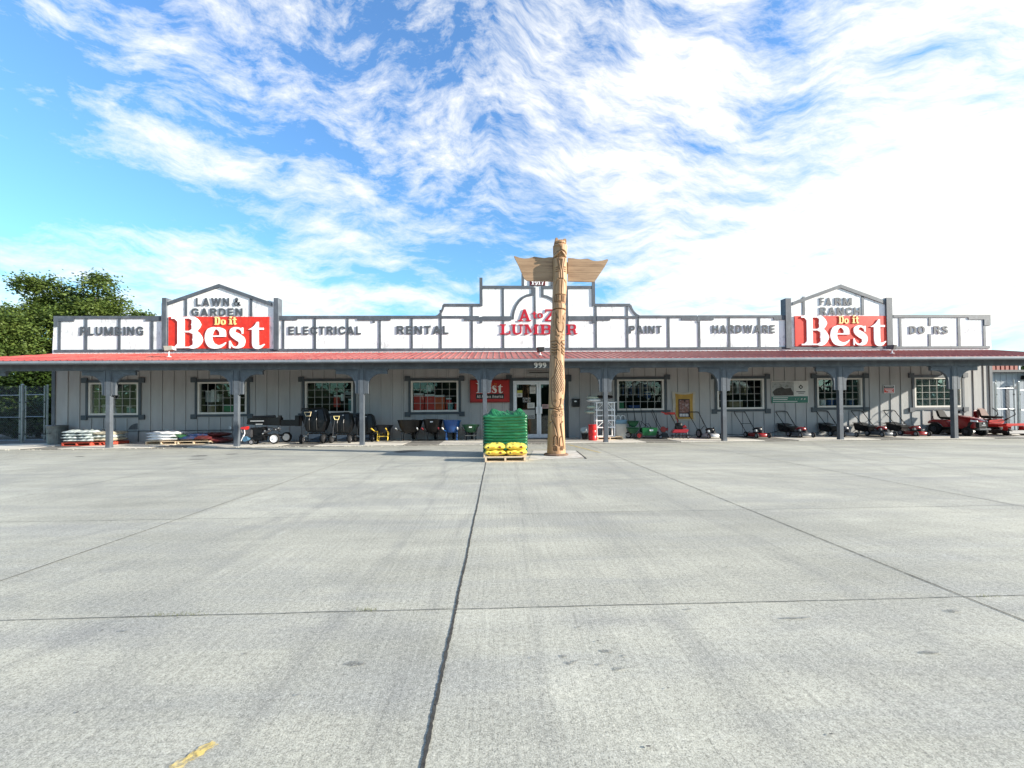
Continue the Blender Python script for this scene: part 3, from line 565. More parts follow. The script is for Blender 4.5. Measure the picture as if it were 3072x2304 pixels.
# corner boards
for xa_ in (XL-.03,XR-.10):
    g=MB(); g.box(xa_,xa_+.13,YW-.035,YW+.12,0,3.5); g.build('corner_board',M_TRIM,B_)
shadow_strips=MB(); xb=XL+.55  # dark strips along both batten edges, painted stand-ins for the shadow lines
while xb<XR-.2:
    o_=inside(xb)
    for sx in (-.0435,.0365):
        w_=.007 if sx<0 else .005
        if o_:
            shadow_strips.box(xb+sx,xb+sx+w_,YW-.004,YW-.0006,o_[1]+.135,3.5)
            if o_[0]>.1: shadow_strips.box(xb+sx,xb+sx+w_,YW-.004,YW-.0006,.0,o_[0]-.135)
        else: shadow_strips.box(xb+sx,xb+sx+w_,YW-.004,YW-.0006,0.,3.5)
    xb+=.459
shadow_strips.build('batten_shadow_strips',M_DTRIM,B_)
# --- parapet (false front)
ZT=5.116
def P_(px,py): v=at(px,py,YW-.05); return (v.x,v.z)
def lerp(a,b,t): return a+(b-a)*t
outline=[(160,1050),(162,948.5),(484,948),(484,909.4),(658.5,856),(834,909.4),(834,947.7),(1306,947.5),(1316,944),(1324,934),(1329,921),(1330,911.5),(1438.5,911.5),(1438.5,858),(1564.5,857.6),(1564.5,826),(1660,826),(1660,857),(1784.6,857.5),(1784.6,911.5),(1890,911.5),(1893,922),(1899,934),(1907,942),(1916,946.3),(2360,946),(2360,906.6),(2520,858),(2678,906),(2678,944.8),(2968.5,944.6),(2971,1050)]
pts=[P_(*p) for p in outline]; zb_=3.60; pts[0]=(XL-.0,zb_); pts[-1]=(XR+.0,zb_)
g=MB(); g.prism(pts,YW-.05,YW+.12); par=g.build('false_front',M_PAR,B_)
# trims: (x0,x1,ytop,ybot) in the photograph, on the false-front plane
tr=MB(); YT=YW-.05
def tb(x0,x1,yt,yb,th=.038,M=None):
    th*=.55
    p=at((x0+x1)/2,yb,YT).z; q=at((x0+x1)/2,yt,YT).z; a=at(x0,(yt+yb)/2,YT).x; b=at(x1,(yt+yb)/2,YT).x
    (M or tr).box(a,b,YT-th,YT+(.0 if M is None else .0),p,q)
def hline(x0,x1,ya,yb_,h,th=.045):
    th*=.6
    """sloping-with-perspective horizontal board: constant height in the world"""
    z1=at((x0+x1)/2,(ya+yb_)/2,YT).z; z0=at((x0+x1)/2,(ya+yb_)/2+h,YT).z; a=at(x0,ya,YT).x; b=at(x1,yb_,YT).x
    tr.box(a,b,YT-th,YT,z0,z1)
VER=[(175.4,183.4,950,1050),(254,263,950,1050),(354.4,362.8,950,1050),(452,461,950,1050),(554.6,562.3,890,948),(749.7,757.4,889,949),(846.6,853.6,950,1050),(941,948.7,950,1050),(1039.5,1046.3,950,1050),(1136,1143,950,1050),(1232,1238.6,950,1050),(1318.9,1325.5,930,1050),(1411.9,1419,915,1050),
 (1505.6,1512.7,862,1048),(1601.6,1607.7,862,1048),(1698,1705,862,1048),(1783.8,1790.7,915,1047),(1878,1885,915,1046),(1911,1918,950,1046),(2001.8,2008.8,950,1045),(2093.7,2100.5,950,1045),(2184,2190.4,950,1044),(2274,2281,950,1044),(2406.5,2414,890,945),(2583.8,2591.4,889,945),(2696.9,2703.8,950,1043),(2785,2792,950,977),(2785,2792,1002,1043),(2872.4,2880.5,950,1043),(2948.5,2956,950,1043)]
for v_ in VER: tb(*v_,th=.036)
# bottom board, in butt-jointed lengths
for a,b in ((163,820),(820,1500),(1500,2150),(2150,2969)):
    ya=1049.5-(a-163)*.0041; yb2=1049.5-(b-163)*.0041; hline(a,b-1,ya,yb2,7.5,.047)
TOP=[(163,224,948.5,948.4,16),(224,438,948.4,948.2,8),(438,484,948.1,948,15),(833,892,947.8,947.8,13),(892,1072,947.6,947.5,8),(1072,1172,947.5,947.4,14),(1172,1306,947.4,947.3,8),(1306,1392,948,948,6.5),(1392,1437,948,948,14),(1447,1533,949,949,13),
 (1330,1438,911.5,911.5,7.5),(1448,1601,857.6,857.6,8),(1624,1776,858,858,8),(1785,1890,911.5,911.5,7.5),(1705,1778,948.5,948.5,13),(1790,1830,948.5,948.5,13),(1830,1912,948.5,948,7),(1916,2043,946.5,946.5,7),(2043,2090,946.5,946.4,14),(2094,2140,946.4,946.4,14),(2140,2320,946.2,946,7),(2320,2360,945.8,945.7,14),(2678,2903,944.8,944.7,8),(2903,2950,944.7,944.6,14),(2950,2969,944.6,944.6,32)]
for t_ in TOP: hline(*t_,th=.055)
tb(163,176,948.5,980,.058); tb(1438.5,1447.7,833.7,918.5,.075); tb(1775.3,1784.6,836,918,.075); tb(1564.5,1572.4,822,857,.05); tb(1651.5,1660,822,857,.05)
tb(1593.6,1601,862,885,.05); tb(1623.3,1631,862,887,.05); tb(1438.5,1447,951,969,.066); tb(1776,1786,949,969,.066)
for x_ in (1118,2091): tb(x_,x_+7,951,968,.062)
def arc_trim(pts_px,wd,th):
    th*=.55
    P=[Vector(P_(*p)) for p in pts_px]; L=[];Q=[]
    for i,p in enumerate(P):
        d=(P[min(i+1,len(P)-1)]-P[max(i-1,0)]).normalized(); n_=Vector((-d.y,d.x))*wd/2; L.append(p+n_); Q.append(p-n_)
    n=len(P); vs=[(p.x,YT-th,p.y) for p in L]+[(p.x,YT-th,p.y) for p in Q]+[(p.x,YT,p.y) for p in L]+[(p.x,YT,p.y) for p in Q]; fs=[]
    for k in range(n-1): fs+=[(k,k+1,n+k+1,n+k),(k,2*n+k,2*n+k+1,k+1),(n+k,n+k+1,3*n+k+1,3*n+k)]
    fs+=[(0,n,3*n,2*n),(n-1,3*n-1,4*n-1,2*n-1)]
    tr.add(vs,fs)
arc_trim([(1538,958),(1539,945),(1542,932),(1548,917),(1556,905),(1567,894),(1580,887),(1600,883)],.10,.048)
arc_trim([(1624,887),(1640,890),(1655,897),(1668,907),(1678,920),(1684,934),(1687,948),(1688,957)],.10,.048)
arc_trim([(1306,951),(1314,948),(1322,940),(1328,928),(1331,915)],.09,.051)
arc_trim([(1890,915),(1894,926),(1900,936),(1908,944),(1918,950)],.09,.051)
tr.build('trim',M_TRIM,B_)
for (a,pk,b) in (((494.5,909.4),(658.5,852.4),(817,908.4)),((2375.5,906.6),(2520,853.9),(2666,907))):
    gt=MB()
    for p0,p1,hh in ((a,pk,10.5),(pk,b,10.5)):
        q=[P_(*p0),P_(*p1),P_(p1[0],p1[1]+hh),P_(p0[0],p0[1]+hh)]; gt.prism(q,YT-.045,YT+.13)
    gt.build('gable_trim',M_TRIM,B_)
for (x0,x1,yt,yb) in ((483.6,497,893,1050),(820,833.6,893.3,1049),(2360.5,2374.3,894.3,1044),(2664,2678,892.6,1043)):
    g=MB(); a=at(x0,yb,YT-.1); b=at(x1,yt,YT-.1); g.box(a.x,b.x,YT-.08,YT+.24,a.z,b.z); g.build('pilaster',M_TRIM,B_)
# --- windows
for i,(x0,x1,yt,yb) in enumerate(WIN):
    a,b,z0,z1=openings[i]; fr=MB(); Y=YW-.03; t=.075
    fr.box(a,b,Y,YW+.10,z0,z0+t); fr.box(a,b,Y,YW+.10,z1-t*.8,z1); fr.box(a,a+t,Y,YW+.10,z0+t,z1-t*.8); fr.box(b-t,b,Y,YW+.10,z0+t,z1-t*.8)
    f=fr.build('window',M_WHITEFRAME,B_)
    mu=MB(); ia,ib,iz0,iz1=a+t,b-t,z0+t,z1-t*.8
    for k in range(1,6): x=lerp(ia,ib,k/6); mu.box(x-.0075,x+.0075,YW+.02,YW+.04,iz0,iz1)
    for k in range(1,4): z=lerp(iz0,iz1,k/4); mu.box(ia,ib,YW+.0215,YW+.0385,z-.0075,z+.0075)
    mu.build('muntins',mat('dull_muntin_grey',(.36,.36,.34),.5,.08,4.),f)
    p=MB(); p.box(ia,ib,YW+.05,YW+.056,iz0,iz1); p.build('pane',M_GLASS,f)
    c=MB(); Yc=YW-.05
    c.box(a-.24,b+.24,Yc,YW-.001,z1+.005,z1+.11); c.box(a-.10,a-.004,Yc+.004,YW-.001,z0,z1+.003); c.box(b+.004,b+.10,Yc+.004,YW-.001,z0,z1+.003); c.box(a-.24,b+.24,Yc,YW-.001,z0-.10,z0-.005)
    for sx in (a-.25,b+.03):
        c.box(sx,sx+.22,Yc-.02,Yc-.002+.04,z1-.01,z1+.19); c.box(sx,sx+.22,Yc-.02,Yc+.038,z0-.19,z0+.0)
    c.build('casing',M_DTRIM if i<7 else M_TRIM,f)
M_BLIND=mat('grey_green_blind',(.30,.36,.33),.8,.1,3.)
a,b,z0,z1=openings[7]; p=MB(); p.box(a+.05,b-.05,YW+.075,YW+.09,z0+.02,z1-.02); p.build('window_blind',M_BLIND,B_)
# --- doors
xm=at(1616.5,1200,YW).x; g=MB(); a,b=da.x,db.x
g.box(a-.0,a+.05,YW-.03,YW+.12,ZW,DZ); g.box(b-.05,b,YW-.03,YW+.12,ZW,DZ); g.box(a+.05,b-.05,YW-.03,YW+.12,DZ-.06,DZ); g.box(a+.05,b-.05,YW-.02,YW+.12,ZW,ZW+.025); g.build('door_frame',M_ALU,B_)
g=MB(); g.box(a-.16,a-.002,YW-.045,YW-.001,ZW,DZ+.003); g.box(b+.002,b+.16,YW-.045,YW-.001,ZW,DZ+.003); g.box(a-.26,b+.26,YW-.05,YW-.001,DZ+.006,DZ+.12); g.box(a-.30,a-.06,YW-.07,YW-.052,DZ-.04,DZ+.24); g.box(b+.06,b+.30,YW-.07,YW-.052,DZ-.04,DZ+.24); g.build('door_casing',M_DTRIM,B_)
for (u0,u1,hs) in ((a+.055,xm-.005,1),(xm+.005,b-.055,0)):
    g=MB(); z0,z1=ZW+.03,DZ-.065; g.box(u0,u0+.085,YW,YW+.05,z0,z1); g.box(u1-.085,u1,YW,YW+.05,z0,z1); g.box(u0+.085,u1-.085,YW+.001,YW+.049,z1-.08,z1); g.box(u0+.085,u1-.085,YW+.001,YW+.049,z0,z0+.13)
    dr=g.build('door',M_ALU,B_); p=MB(); p.box(u0+.085,u1-.085,YW+.022,YW+.028,z0+.13,z1-.08); p.build('pane',M_GLASS,dr)
    hx=u1-.05 if hs else u0+.05; p=MB(); p.box(hx-.075,hx+.075,YW-.06,YW-.035,1.03,1.32); p.box(hx-.02,hx+.02,YW-.035,YW-.001,1.1,1.25); p.build('handle',M_ALU,dr,bevel=.006)
# --- porch: ribbed red roof, gutter, beam, posts with brackets
ZE=2.985; YE=14.52; YR=YW-.052; ZR=3.585
def roof():
    g=MB(); e=.229; r=.022; xs=[]
    over=.38*(YR-YE); xa,xb_=XL-over,XR+over
    n=int((xb_-xa)/e)
    # profile across X, extruded up the slope; diagonal ends beyond the building's corners
    prof=[]
    for i in range(n):
        x=xa+i*e; prof+=[(x,0),(x+.155,0),(x+.172,r),(x+.205,r),(x+.222,0)]
    prof.append((xa+n*e,0))
    slope=(ZR-ZE)/(YR-YE)
    vs=[];fs=[]
    for (x,dz) in prof:
        yt=YR
        if x<XL: yt=YR-(XL-x)/.38
        if x>XR: yt=YR-(x-XR)/.18
        yt=max(yt,YE+.01)
        vs+=[(x,YE,ZE+dz),(x,yt,ZE+(yt-YE)*slope+dz),(x,YE,ZE-.012),(x,yt,ZE+(yt-YE)*slope-.012)]
    m=len(prof)
    for i in range(m-1):
        a=4*i;b=4*i+4; fs+=[(a,b,b+1,a+1),(a+2,a+3,b+3,b+2),(a,a+2,b+2,b),(a+1,b+1,b+3,a+3)]
    g.add(vs,fs); return g.build('porch_roof',M_ROOF,B_)
roof()
g=MB(); xa,xb_=XL-1.15,XR+1.15
prof=[(14.50,2.972),(14.50,2.955),(14.475,2.945),(14.475,2.90),(14.50,2.875),(14.60,2.868),(14.60,2.972),(14.59,2.972),(14.59,2.88),(14.505,2.885),(14.487,2.905),(14.487,2.94),(14.51,2.95),(14.51,2.972)]
n=len(prof); g.add([(xa,y,z) for y,z in prof]+[(xb_,y,z) for y,z in prof],[(i,(i+1)%n,n+(i+1)%n,n+i) for i in range(n)]); g.build('gutter',mat('painted_gutter',(.20,.225,.25),.4,.15,3.,stain=(5.,.35,(.32,.34,.35))),B_)
g=MB(); g.box(xa,xb_,14.605,14.64,2.86,2.965); g.build('fascia',M_TRIM,B_)
xa2,xb2=XL-.9,XR+.9
g=MB(); 
segs=[xa2]+[X0P+SP*i for i in range(0,9) if X0P+SP*i<xb2]+[xb2]
for i in range(len(segs)-1): g.box(segs[i]+.002,segs[i+1]-.002,14.955+.001*(i%2),15.09,ZB,2.915)
g.build('beam',M_TRIM,B_)
for i in range(45):
    g=MB(); x=XL-1.0+i*.93
    if x>XR+.9: break
    y1=YW-.06 if XL<x<XR else 15.6
    s_=(ZR-ZE)/(YR-YE); z=lambda y: ZE+(y-YE)*s_-.014
    g.hexa([(x,14.65,z(14.65)-.09),(x+.04,14.65,z(14.65)-.09),(x+.04,y1,z(y1)-.14),(x,y1,z(y1)-.14)],[(x,14.65,z(14.65)),(x+.04,14.65,z(14.65)),(x+.04,y1,z(y1)),(x,y1,z(y1))])
    g.build('rafter',M_TRIM,B_)
def bracket(side):
    L,Ht,arm,leg,ri=.82,.85,.165,.15,.44; pts=[(0,0),(L,0),(L,-arm)]
    cx_,cz_=leg+ri,-arm-ri
    for k in range(0,11): a=R(90+9*k); pts.append((cx_+ri*math.cos(a),cz_+ri*math.sin(a)))
    pts+=[(leg,-Ht),(0,-Ht)]
    q=[(side*p[0],p[1]) for p in pts]; g=MB(); g.prism(q,-.045,.045)
    lo,hi=sorted((side*.0,side*(L+.03))); g.box(lo,hi,-.075,.075,-.030,-.006)
    lo,hi=sorted((side*.012,side*.040)); g.box(lo,hi,-.072,.072,-Ht-.015,-.0305)
    # raised border board on the street face
    g.prism([(side*p[0],p[1]) for p in ((.05,-.04),(L-.03,-.04),(L-.03,-.065),(.05,-.065))],-.058,-.0455); g.prism([(side*p[0],p[1]) for p in ((.05,-.066),(.075,-.066),(.075,-Ht+.03),(.05,-Ht+.03))],-.058,-.0455)
    return g
postm=[]
for i in range(-1,9):
    x=X0P+SP*i
    if x>XR+1.9: break
    g=MB(); g.box(-.072,.072,-.072,.072,-.01,ZB); g.box(-.078,.078,-.078,.078,-.01,.10)
    po=g.build('post',M_TRIM,B_,loc=(x,YP,0),bevel=.004)
    for s_ in (-1,1): bracket(s_).build('bracket',M_TRIM,po,loc=(s_*.0725,-.0,ZB-.003))
# ---------------------------------------------------------------- signs
YF=YW-.05-.016
def dsign(word,x0,x1,yt,yb,label,extra=None,gap=.11):
    t=thing('raised_letter_sign',label,'sign',at((x0+x1)/2,yb,YF-.02)); o0=t.location.copy(); t.location=(0,0,0)
    for (w_,a,b,c,d) in (word if isinstance(word,list) else [(word,x0,x1,yt,yb)]): sans_px(w_,a,b,c,d,YF,.014,M_GL,t)
    return t
GRP='grey raised letter department signs on the false front'
S_=[('PLUMBING',241,430,980,1006),('ELECTRICAL',865,1083.5,979,1004),('RENTAL',1190,1345.5,977.5,1002.5),('PAINT',1888,1985,977,1000.5),('HARDWARE',2137,2324,975,999.5)]
L_=['grey raised letters reading PLUMBING on the white false front','grey raised letters reading ELECTRICAL on the white false front','grey raised letters reading RENTAL on the white false front','grey raised letters reading PAINT on the white false front','grey raised letters reading HARDWARE on the white false front']
for (w_,a,b,c,d),l in zip(S_,L_): dsign(w_,a,b,c,d,l)['group']=GRP
dsign([('LAWN',588,688,894,918),('&',701,722,893,917.5),('GARDEN',574,728,925,948)],574,728,894,948,'grey raised letters reading LAWN & GARDEN in the gable above the red board')['group']=GRP
dsign([('FA',2459.5,2494,893,916),('RM',2504,2554.8,893,916),('RANCH',2459.5,2581,922,945)],2459,2581,893,945,'grey raised letters reading FARM RANCH in the gable above the red board')['group']=GRP
dsign([('DO',2728.6,2774,978,1001.5),('RS',2801,2843.5,978,1001.5)],2728,2843,978,1001,'grey raised letters reading DOORS with the second O missing')['group']=GRP
M_GHOST=mat('pale_letter_ghost',(.62,.63,.63),.9,.2,20.)
t=thing('letter_ghost','faint pale outline where lost letters hung beside the DOORS letters','letter mark'); sans_px('DS',2893,2928,979,1000,YW-.0505,.0015,M_GHOST,t)
def best_sign(bd,B,e,s,tt,do,it,label):
    t=thing('red_board_sign',label,'sign',group='big red board signs in the gables'); Yb=YW-.05-.03
    a=at(bd[0],bd[3],Yb); b=at(bd[1],bd[2],Yb); g=MB(); g.box(a.x,b.x,Yb-.015,Yb+.028,a.z,b.z); g.build('board',M_RED,t)
    Yl=Yb-.016; dd=.035
    for k,q in (('B',B),('e',e),('s',s),('t',tt)): glyph_px(k,*q,Yl,dd,M_WL,t)
    (x0,x1,y0,y1)=do; xm_=lerp(x0,x1,.56)
    glyph_px('SD',x0,xm_-1,y0,y1,Yl,.03,M_YL,t); glyph_px('So',xm_+1,x1,lerp(y0,y1,.3),y1,Yl,.03,M_YL,t)
    (x0,x1,y0,y1)=it; xm_=lerp(x0,x1,.45); glyph_px('Si',x0,xm_,y0,y1,Yl,.03,M_YL,t); glyph_px('St',xm_+1,x1,y0+3,y1,Yl,.03,M_YL,t)
best_sign((505.7,807,950.3,1046),(515,606,952,1045),(616,679.5,982,1045),(687.5,735,982,1045),(745,795,966,1045),(644,677,951,975),(687.5,710,949,974),'red board with big white Best letters below the LAWN & GARDEN gable')
best_sign((2385.5,2662,947.8,1039),(2403.7,2480.5,949,1036),(2491,2547,977,1036),(2558,2599.5,977,1036),(2609.6,2655.3,958,1036),(2515,2544,948.5,971),(2555.5,2575,946,970),'red board with big white Best letters below the FARM RANCH gable')
t=thing('red_letter_sign','red slab serif letters spelling the store name across the tallest front section','sign')
for k,q in (('SA',(1553.8,1593.6,928,963.7)),('St',(1596,1611,935,955)),('So',(1612,1628.6,939,955)),('SZ',(1634.7,1668,928,963.7)),('SL',(1499.5,1530.5,973,1003.5)),('SU',(1534,1570,973,1003.5)),('SM',(1572,1616,973,1003.5)),('SB',(1619,1655,973,1003.5)),('SE',(1660,1692,973,1003.5)),('SR',(1699,1733,973,1003.5))):
    glyph_px(k,*q,YF,.022,M_REDL,t)
t=thing('year_sign','small maroon plaque reading 1917 in white digits at the top of the front','sign'); a=at(1589,856.5,YF); b=at(1635.5,840.5,YF); g=MB(); g.box(a.x,b.x,YF-.02,YF+.03,a.z,b.z); g.build('board',mat('maroon_board',(.10,.008,.012),.5,.1,5.),t)
for k,q in (('N1',(1594,1603,844,854)),('N9',(1604,1613,843,855)),('N1',(1614,1622,844,854)),('N7',(1622.5,1631,843,855))): glyph_px(k,*q,YF-.021,.015,M_WL,t,'digit')
t=thing('house_number','white digits 999 fixed on the porch beam above the doors','house number')
for x_ in (1601.5,1614.5,1627): glyph_px('W9',x_,x_+11.5,1088,1104,14.954,.02,M_WL,t,'digit')
t=thing('wall_sign','red board sign with black strip reading All Across America beside the doors','sign'); Ys=YW-.06
a=at(1410,1208,Ys); b=at(1528.5,1139,Ys); g=MB(); g.box(a.x,b.x,Ys-.09,Ys+.05,a.z,b.z); g.build('sign_box',mat('dark_red_sign_edge',(.22,.012,.01),.5,.1,5.),t,bevel=.01)
a=at(1412.5,1204,Ys-.09); b=at(1526,1142,Ys-.09); g=MB(); g.box(a.x,b.x,Ys-.102,Ys-.091,a.z,b.z); g.build('face',mat('deep_red_sign_face',(.34,.012,.009),.45,.1,5.),t)
a=at(1428,1197,Ys-.1); b=at(1512,1181,Ys-.1); g=MB(); g.box(a.x,b.x,Ys-.108,Ys-.103,a.z,b.z); g.build('strip',M_BLK,t)
M_WG=mat('off_white_sign_letter',(.66,.64,.60),.5,.05,5.)
for k,q in (('B',(1428,1454,1149,1179)),('e',(1456,1474,1157,1179)),('s',(1476,1490,1157,1179)),('t',(1492,1509,1153,1179))): glyph_px(k,*q,Ys-.103,.008,M_WG,t)
text_px('Do it',1462,1490,1148,1156,Ys-.103,.006,mat('orange_sign_letter',(.55,.16,.03),.5,.05,5.),t,merge=True,off=.03,name='small_lettering')
text_px('All Across America',1431,1509,1184.5,1194,Ys-.109,.004,M_WG,t,merge=True,off=.02,name='slogan')
# ---------------------------------------------------------------- totem pole
PYT=11.35
def totem():
    base=gp(1672,1366); t=thing('totem_pole','tall carved wooden totem pole with outstretched plank wings before the doors','totem pole',(base.x,PYT,0))
    ox=base.x
    def uz(px,py): p=at(px,py,PYT-.22); return p.x-ox,p.z
    A=lambda x,y: uz(1600+x/4.608,680+y/4.608)
    Bq=lambda x,y: uz(1600+x/4.148,1000+y/4.148)
    # silhouette: (py, left px, right px)
    sil=[(1374,1640,1703),(1368,1643,1702),(1355,1644,1700),(1300,1646.5,1698),(1230,1648,1695.5),(1222,1649,1695),(1215,1648.5,1694.5),(1170,1650,1698),(1145,1650,1699),(1115,1651,1697),(1060,1653,1698),(1005,1653,1698.5),(985,1654,1699),(930,1658,1701.5),(924,1660,1702),(905,1660,1700.5),(850,1661,1704.5),(835,1661.5,1705),(800,1662,1704),(770,1662,1704.5),(766,1665,1702.5),(762,1663,1704),(730,1662,1706),(728,1664,1704),(718,1666,1702)]
    zs=[];cx=[];rr=[]
    for py,l,r_ in sil:
        a=uz(l,py);b=uz(r_,py); zs.append(a[1]); cx.append((a[0]+b[0])/2); rr.append((b[0]-a[0])/2)
    zs=np.array(zs); o_=np.argsort(zs); zs=zs[o_]; cx=np.array(cx)[o_]; rr=np.array(rr)[o_]
    nz,na=820,260; Zs=np.linspace(0,zs[-1],nz); CXs=np.interp(Zs,zs,cx); RRs=np.interp(Zs,zs,rr)
    # most vertices on the front half
    ua=np.linspace(0,1,na,endpoint=False); th=np.where(ua<.8,-np.pi*1.08+ua/.8*np.pi*1.16,np.pi*.08+(ua-.8)/.2*np.pi*.84)
    ZZ,TH_=np.meshgrid(Zs,th,indexing='ij'); U=CXs[:,None]+RRs[:,None]*np.cos(TH_)
    front=(np.sin(TH_)<.15)
    D=np.zeros_like(U); C=np.zeros_like(U)
    def seg(pts,w=.010,dep=.022,dark=.8,fade=1.4):
        nonlocal D,C
        w=w*1.35+.002; dep*=1.15; dark=min(1,dark*1.15)
        d=np.full(U.shape,9.)
        for (x0,z0),(x1,z1) in zip(pts[:-1],pts[1:]):
            dx,dz=x1-x0,z1-z0; L=dx*dx+dz*dz+1e-9; t_=np.clip(((U-x0)*dx+(ZZ-z0)*dz)/L,0,1); d=np.minimum(d,np.hypot(U-x0-t_*dx,ZZ-z0-t_*dz))
        k=np.exp(-(d/w)**2)*front; D=np.minimum(D,-dep*k); C=np.maximum(C,dark*(k>.45)*k)
    def bump(c,rx,rz,h,p=2):
        nonlocal D
        k=np.exp(-(((U-c[0])/rx)**2+((ZZ-c[1])/rz)**2)**(p/2))*front; D=D+h*k
    def poly(pts,h,soft=.01):
        """raise (or sink) a polygonal patch"""
        nonlocal D
        inside=np.zeros(U.shape,bool); n=len(pts)
        for i in range(n):
            (x0,z0),(x1,z1)=pts[i],pts[(i+1)%n]; c_=((z0>ZZ)!=(z1>ZZ)); xi=(x1-x0)*(ZZ-z0)/(z1-z0+1e-12)+x0; inside^=c_&(U<xi)
        D=D+h*(inside&front)
    a=lambda *p: [A(*q) for q in p]; b=lambda *p:[Bq(*q) for q in p]
    # head: brow planes, beak, mouth
    poly(a((298,212),(478,212),(390,258)),.020); poly(a((292,235),(390,262),(390,318),(300,350),(288,340)),-.030); poly(a((485,235),(390,262),(390,318),(482,350)),.012)
    poly(a((303,398),(390,325),(468,402)),-.055); poly(a((395,318),(480,372),(470,402)),.02)
    seg(a((298,350),(330,325),(390,311),(450,330),(484,365)),.012,.03); seg(a((300,208),(478,208)),.008,.025,.7); seg(a((300,402),(468,402)),.009,.03)
    seg(a((390,258),(390,318)),.005,.008,.35)
    # throat V
    poly(a((335,435),(355,435),(388,600),(412,435),(432,435),(402,620),(405,700),(378,700),(372,600)),.020); poly(a((358,438),(410,438),(390,590)),-.030)
    seg(a((330,430),(368,590),(375,705)),.007,.015,.5); seg(a((436,430),(405,600),(408,700)),.007,.015,.5)
    for y in (550,580,610): seg(a((316,y),(352,y-3)),.008,.022,.9); seg(a((430,y-2),(456,y)),.008,.022,.9)
    seg(a((352,710),(410,710)),.010,.025); seg(a((397,712),(390,840),(386,1030)),.007,.03,.9); seg(a((302,930),(300,820),(325,740),(350,712)),.009,.018,.25); seg(a((468,820),(455,760),(430,730)),.012,.02,.2)
    seg(a((298,930),(460,930)),.008,.025,.95); seg(a((296,1026),(455,1026),(458,1055)),.008,.025,.95)
    for x in (300,321,345,394,416,436,458): seg(a((x,930),(x-3,1026)),.0065,.022,.95)
    seg(a((386,1046),(386,1130)),.006,.02,.8); seg(a((276,1132),(300,1128),(440,1130),(470,1136)),.010,.04,.95); seg(a((300,1046),(440,1046)),.007,.012,.3)
    # wolf
    poly(a((312,1190),(345,1250),(385,1262),(402,1250),(450,1190),(430,1275),(425,1380),(395,1455),(352,1455),(325,1370),(315,1290)),.030)
    bump(A(373,1390),.05,.10,.030); bump(A(373,1440),.03,.04,.02)
    seg(a((312,1187),(322,1250),(305,1300),(322,1390),(350,1456),(400,1456),(428,1385),(436,1290),(425,1255),(452,1187)),.010,.03,.45)
    seg(a((318,1200),(340,1262)),.010,.02,.5); seg(a((444,1200),(408,1256)),.010,.02,.5); seg(a((346,1324),(354,1330)),.007,.018,1.); seg(a((402,1328),(409,1332)),.007,.018,1.); seg(a((362,1450),(388,1450)),.007,.02,.8)
    seg(a((286,1440),(300,1490),(325,1512),(350,1506)),.014,.02,.2); seg(a((370,1545),(400,1500),(430,1495)),.012,.015,.12)
    # claws
    seg(b((222,95),(290,92),(322,136),(358,92),(402,84)),.007,.02,.9)
    for y in (130,163,198,232): seg(b((236,y),(262,y+12),(290,y+4)),.010,.030,1.)
    seg(b((292,92),(295,160),(290,262),(238,266)),.007,.018,.8)
    for y in (110,155,200,236): seg(b((356,y-12),(362,y+12),(402,y+32)),.012,.030,1.)
    bump(Bq(318,215),.03,.05,.03); seg(b((300,200),(322,215)),.008,.02,.7)
    # eagle body with cross hatching
    seg(b((262,290),(296,320),(262,520),(228,575),(222,640),(232,800),(238,880),(262,915),(305,930),(335,890),(340,860)),.008,.020,.75)
    seg(b((385,268),(398,380),(388,500),(400,560),(385,690),(372,760)),.008,.018,.7); seg(b((405,270),(410,400)),.008,.02,.7)
    def clip(p,q):
        # keep the part of a hatch line inside the body outline
        out=[]
        for k in range(41):
            t_=k/40; x=p[0]+(q[0]-p[0])*t_; y=p[1]+(q[1]-p[1])*t_
            yl=np.interp(y,[330,520,600,740],[296,258,236,236]); yr=np.interp(y,[330,400,500,600,700,740],[345,385,392,392,378,372])
            if yl<x<yr and 335<y<750-abs(x-300)*.5: out.append((x,y))
        return out
    for k in range(-8,14):
        for sg in (1,-1):
            x0=300+k*26*1.0; l=clip((x0-110,540-220*sg),(x0+110,540+220*sg))
            if len(l)>2: seg([Bq(*l[0]),Bq(*l[-1])],.0055,.012,.65)
    c_=Bq(268,843); seg([(c_[0]+.028*math.cos(q),c_[1]+.028*math.sin(q)) for q in np.linspace(0,6.28,13)],.006,.018,.7)
    seg(b((345,815),(340,870),(322,915)),.011,.03,.7); seg(b((322,828),(330,830)),.008,.02,.6); seg(b((383,830),(380,885)),.012,.03,.9)
    seg(b((205,935),(255,936),(300,952),(340,950),(392,946)),.010,.045,1.); seg(b((345,910),(345,950)),.008,.02,.7)
    # lower face
    bump(Bq(268,1020),.06,.035,.018); bump(Bq(350,1020),.055,.03,.018)
    for cx_,hw in ((268,30),(347,27)):
        seg(b((cx_-hw,1022),(cx_-8,1000),(cx_+hw*.8,1008),(cx_+hw,1020),(cx_+4,1040),(cx_-hw,1022)),.006,.018,.95); seg(b((cx_-2,1016),(cx_+4,1018)),.011,.012,.9)
    seg(b((235,1000),(240,970),(252,985),(300,975)),.008,.02,.7); seg(b((362,972),(368,1000)),.008,.02,.7); seg(b((312,966),(326,968)),.010,.03,1.)
    seg(b((300,1045),(345,1055)),.006,.012,.4); seg(b((222,1010),(224,1070),(245,1100),(262,1130),(285,1200),(302,1275)),.010,.026,.6)
    bump(Bq(312,1150),.035,.22,.03); seg(b((205,1135),(210,1112),(235,1100),(252,1106)),.010,.025,.5)
    seg(b((372,1104),(346,1118),(338,1140),(352,1220),(372,1330),(390,1440)),.010,.040,1.)
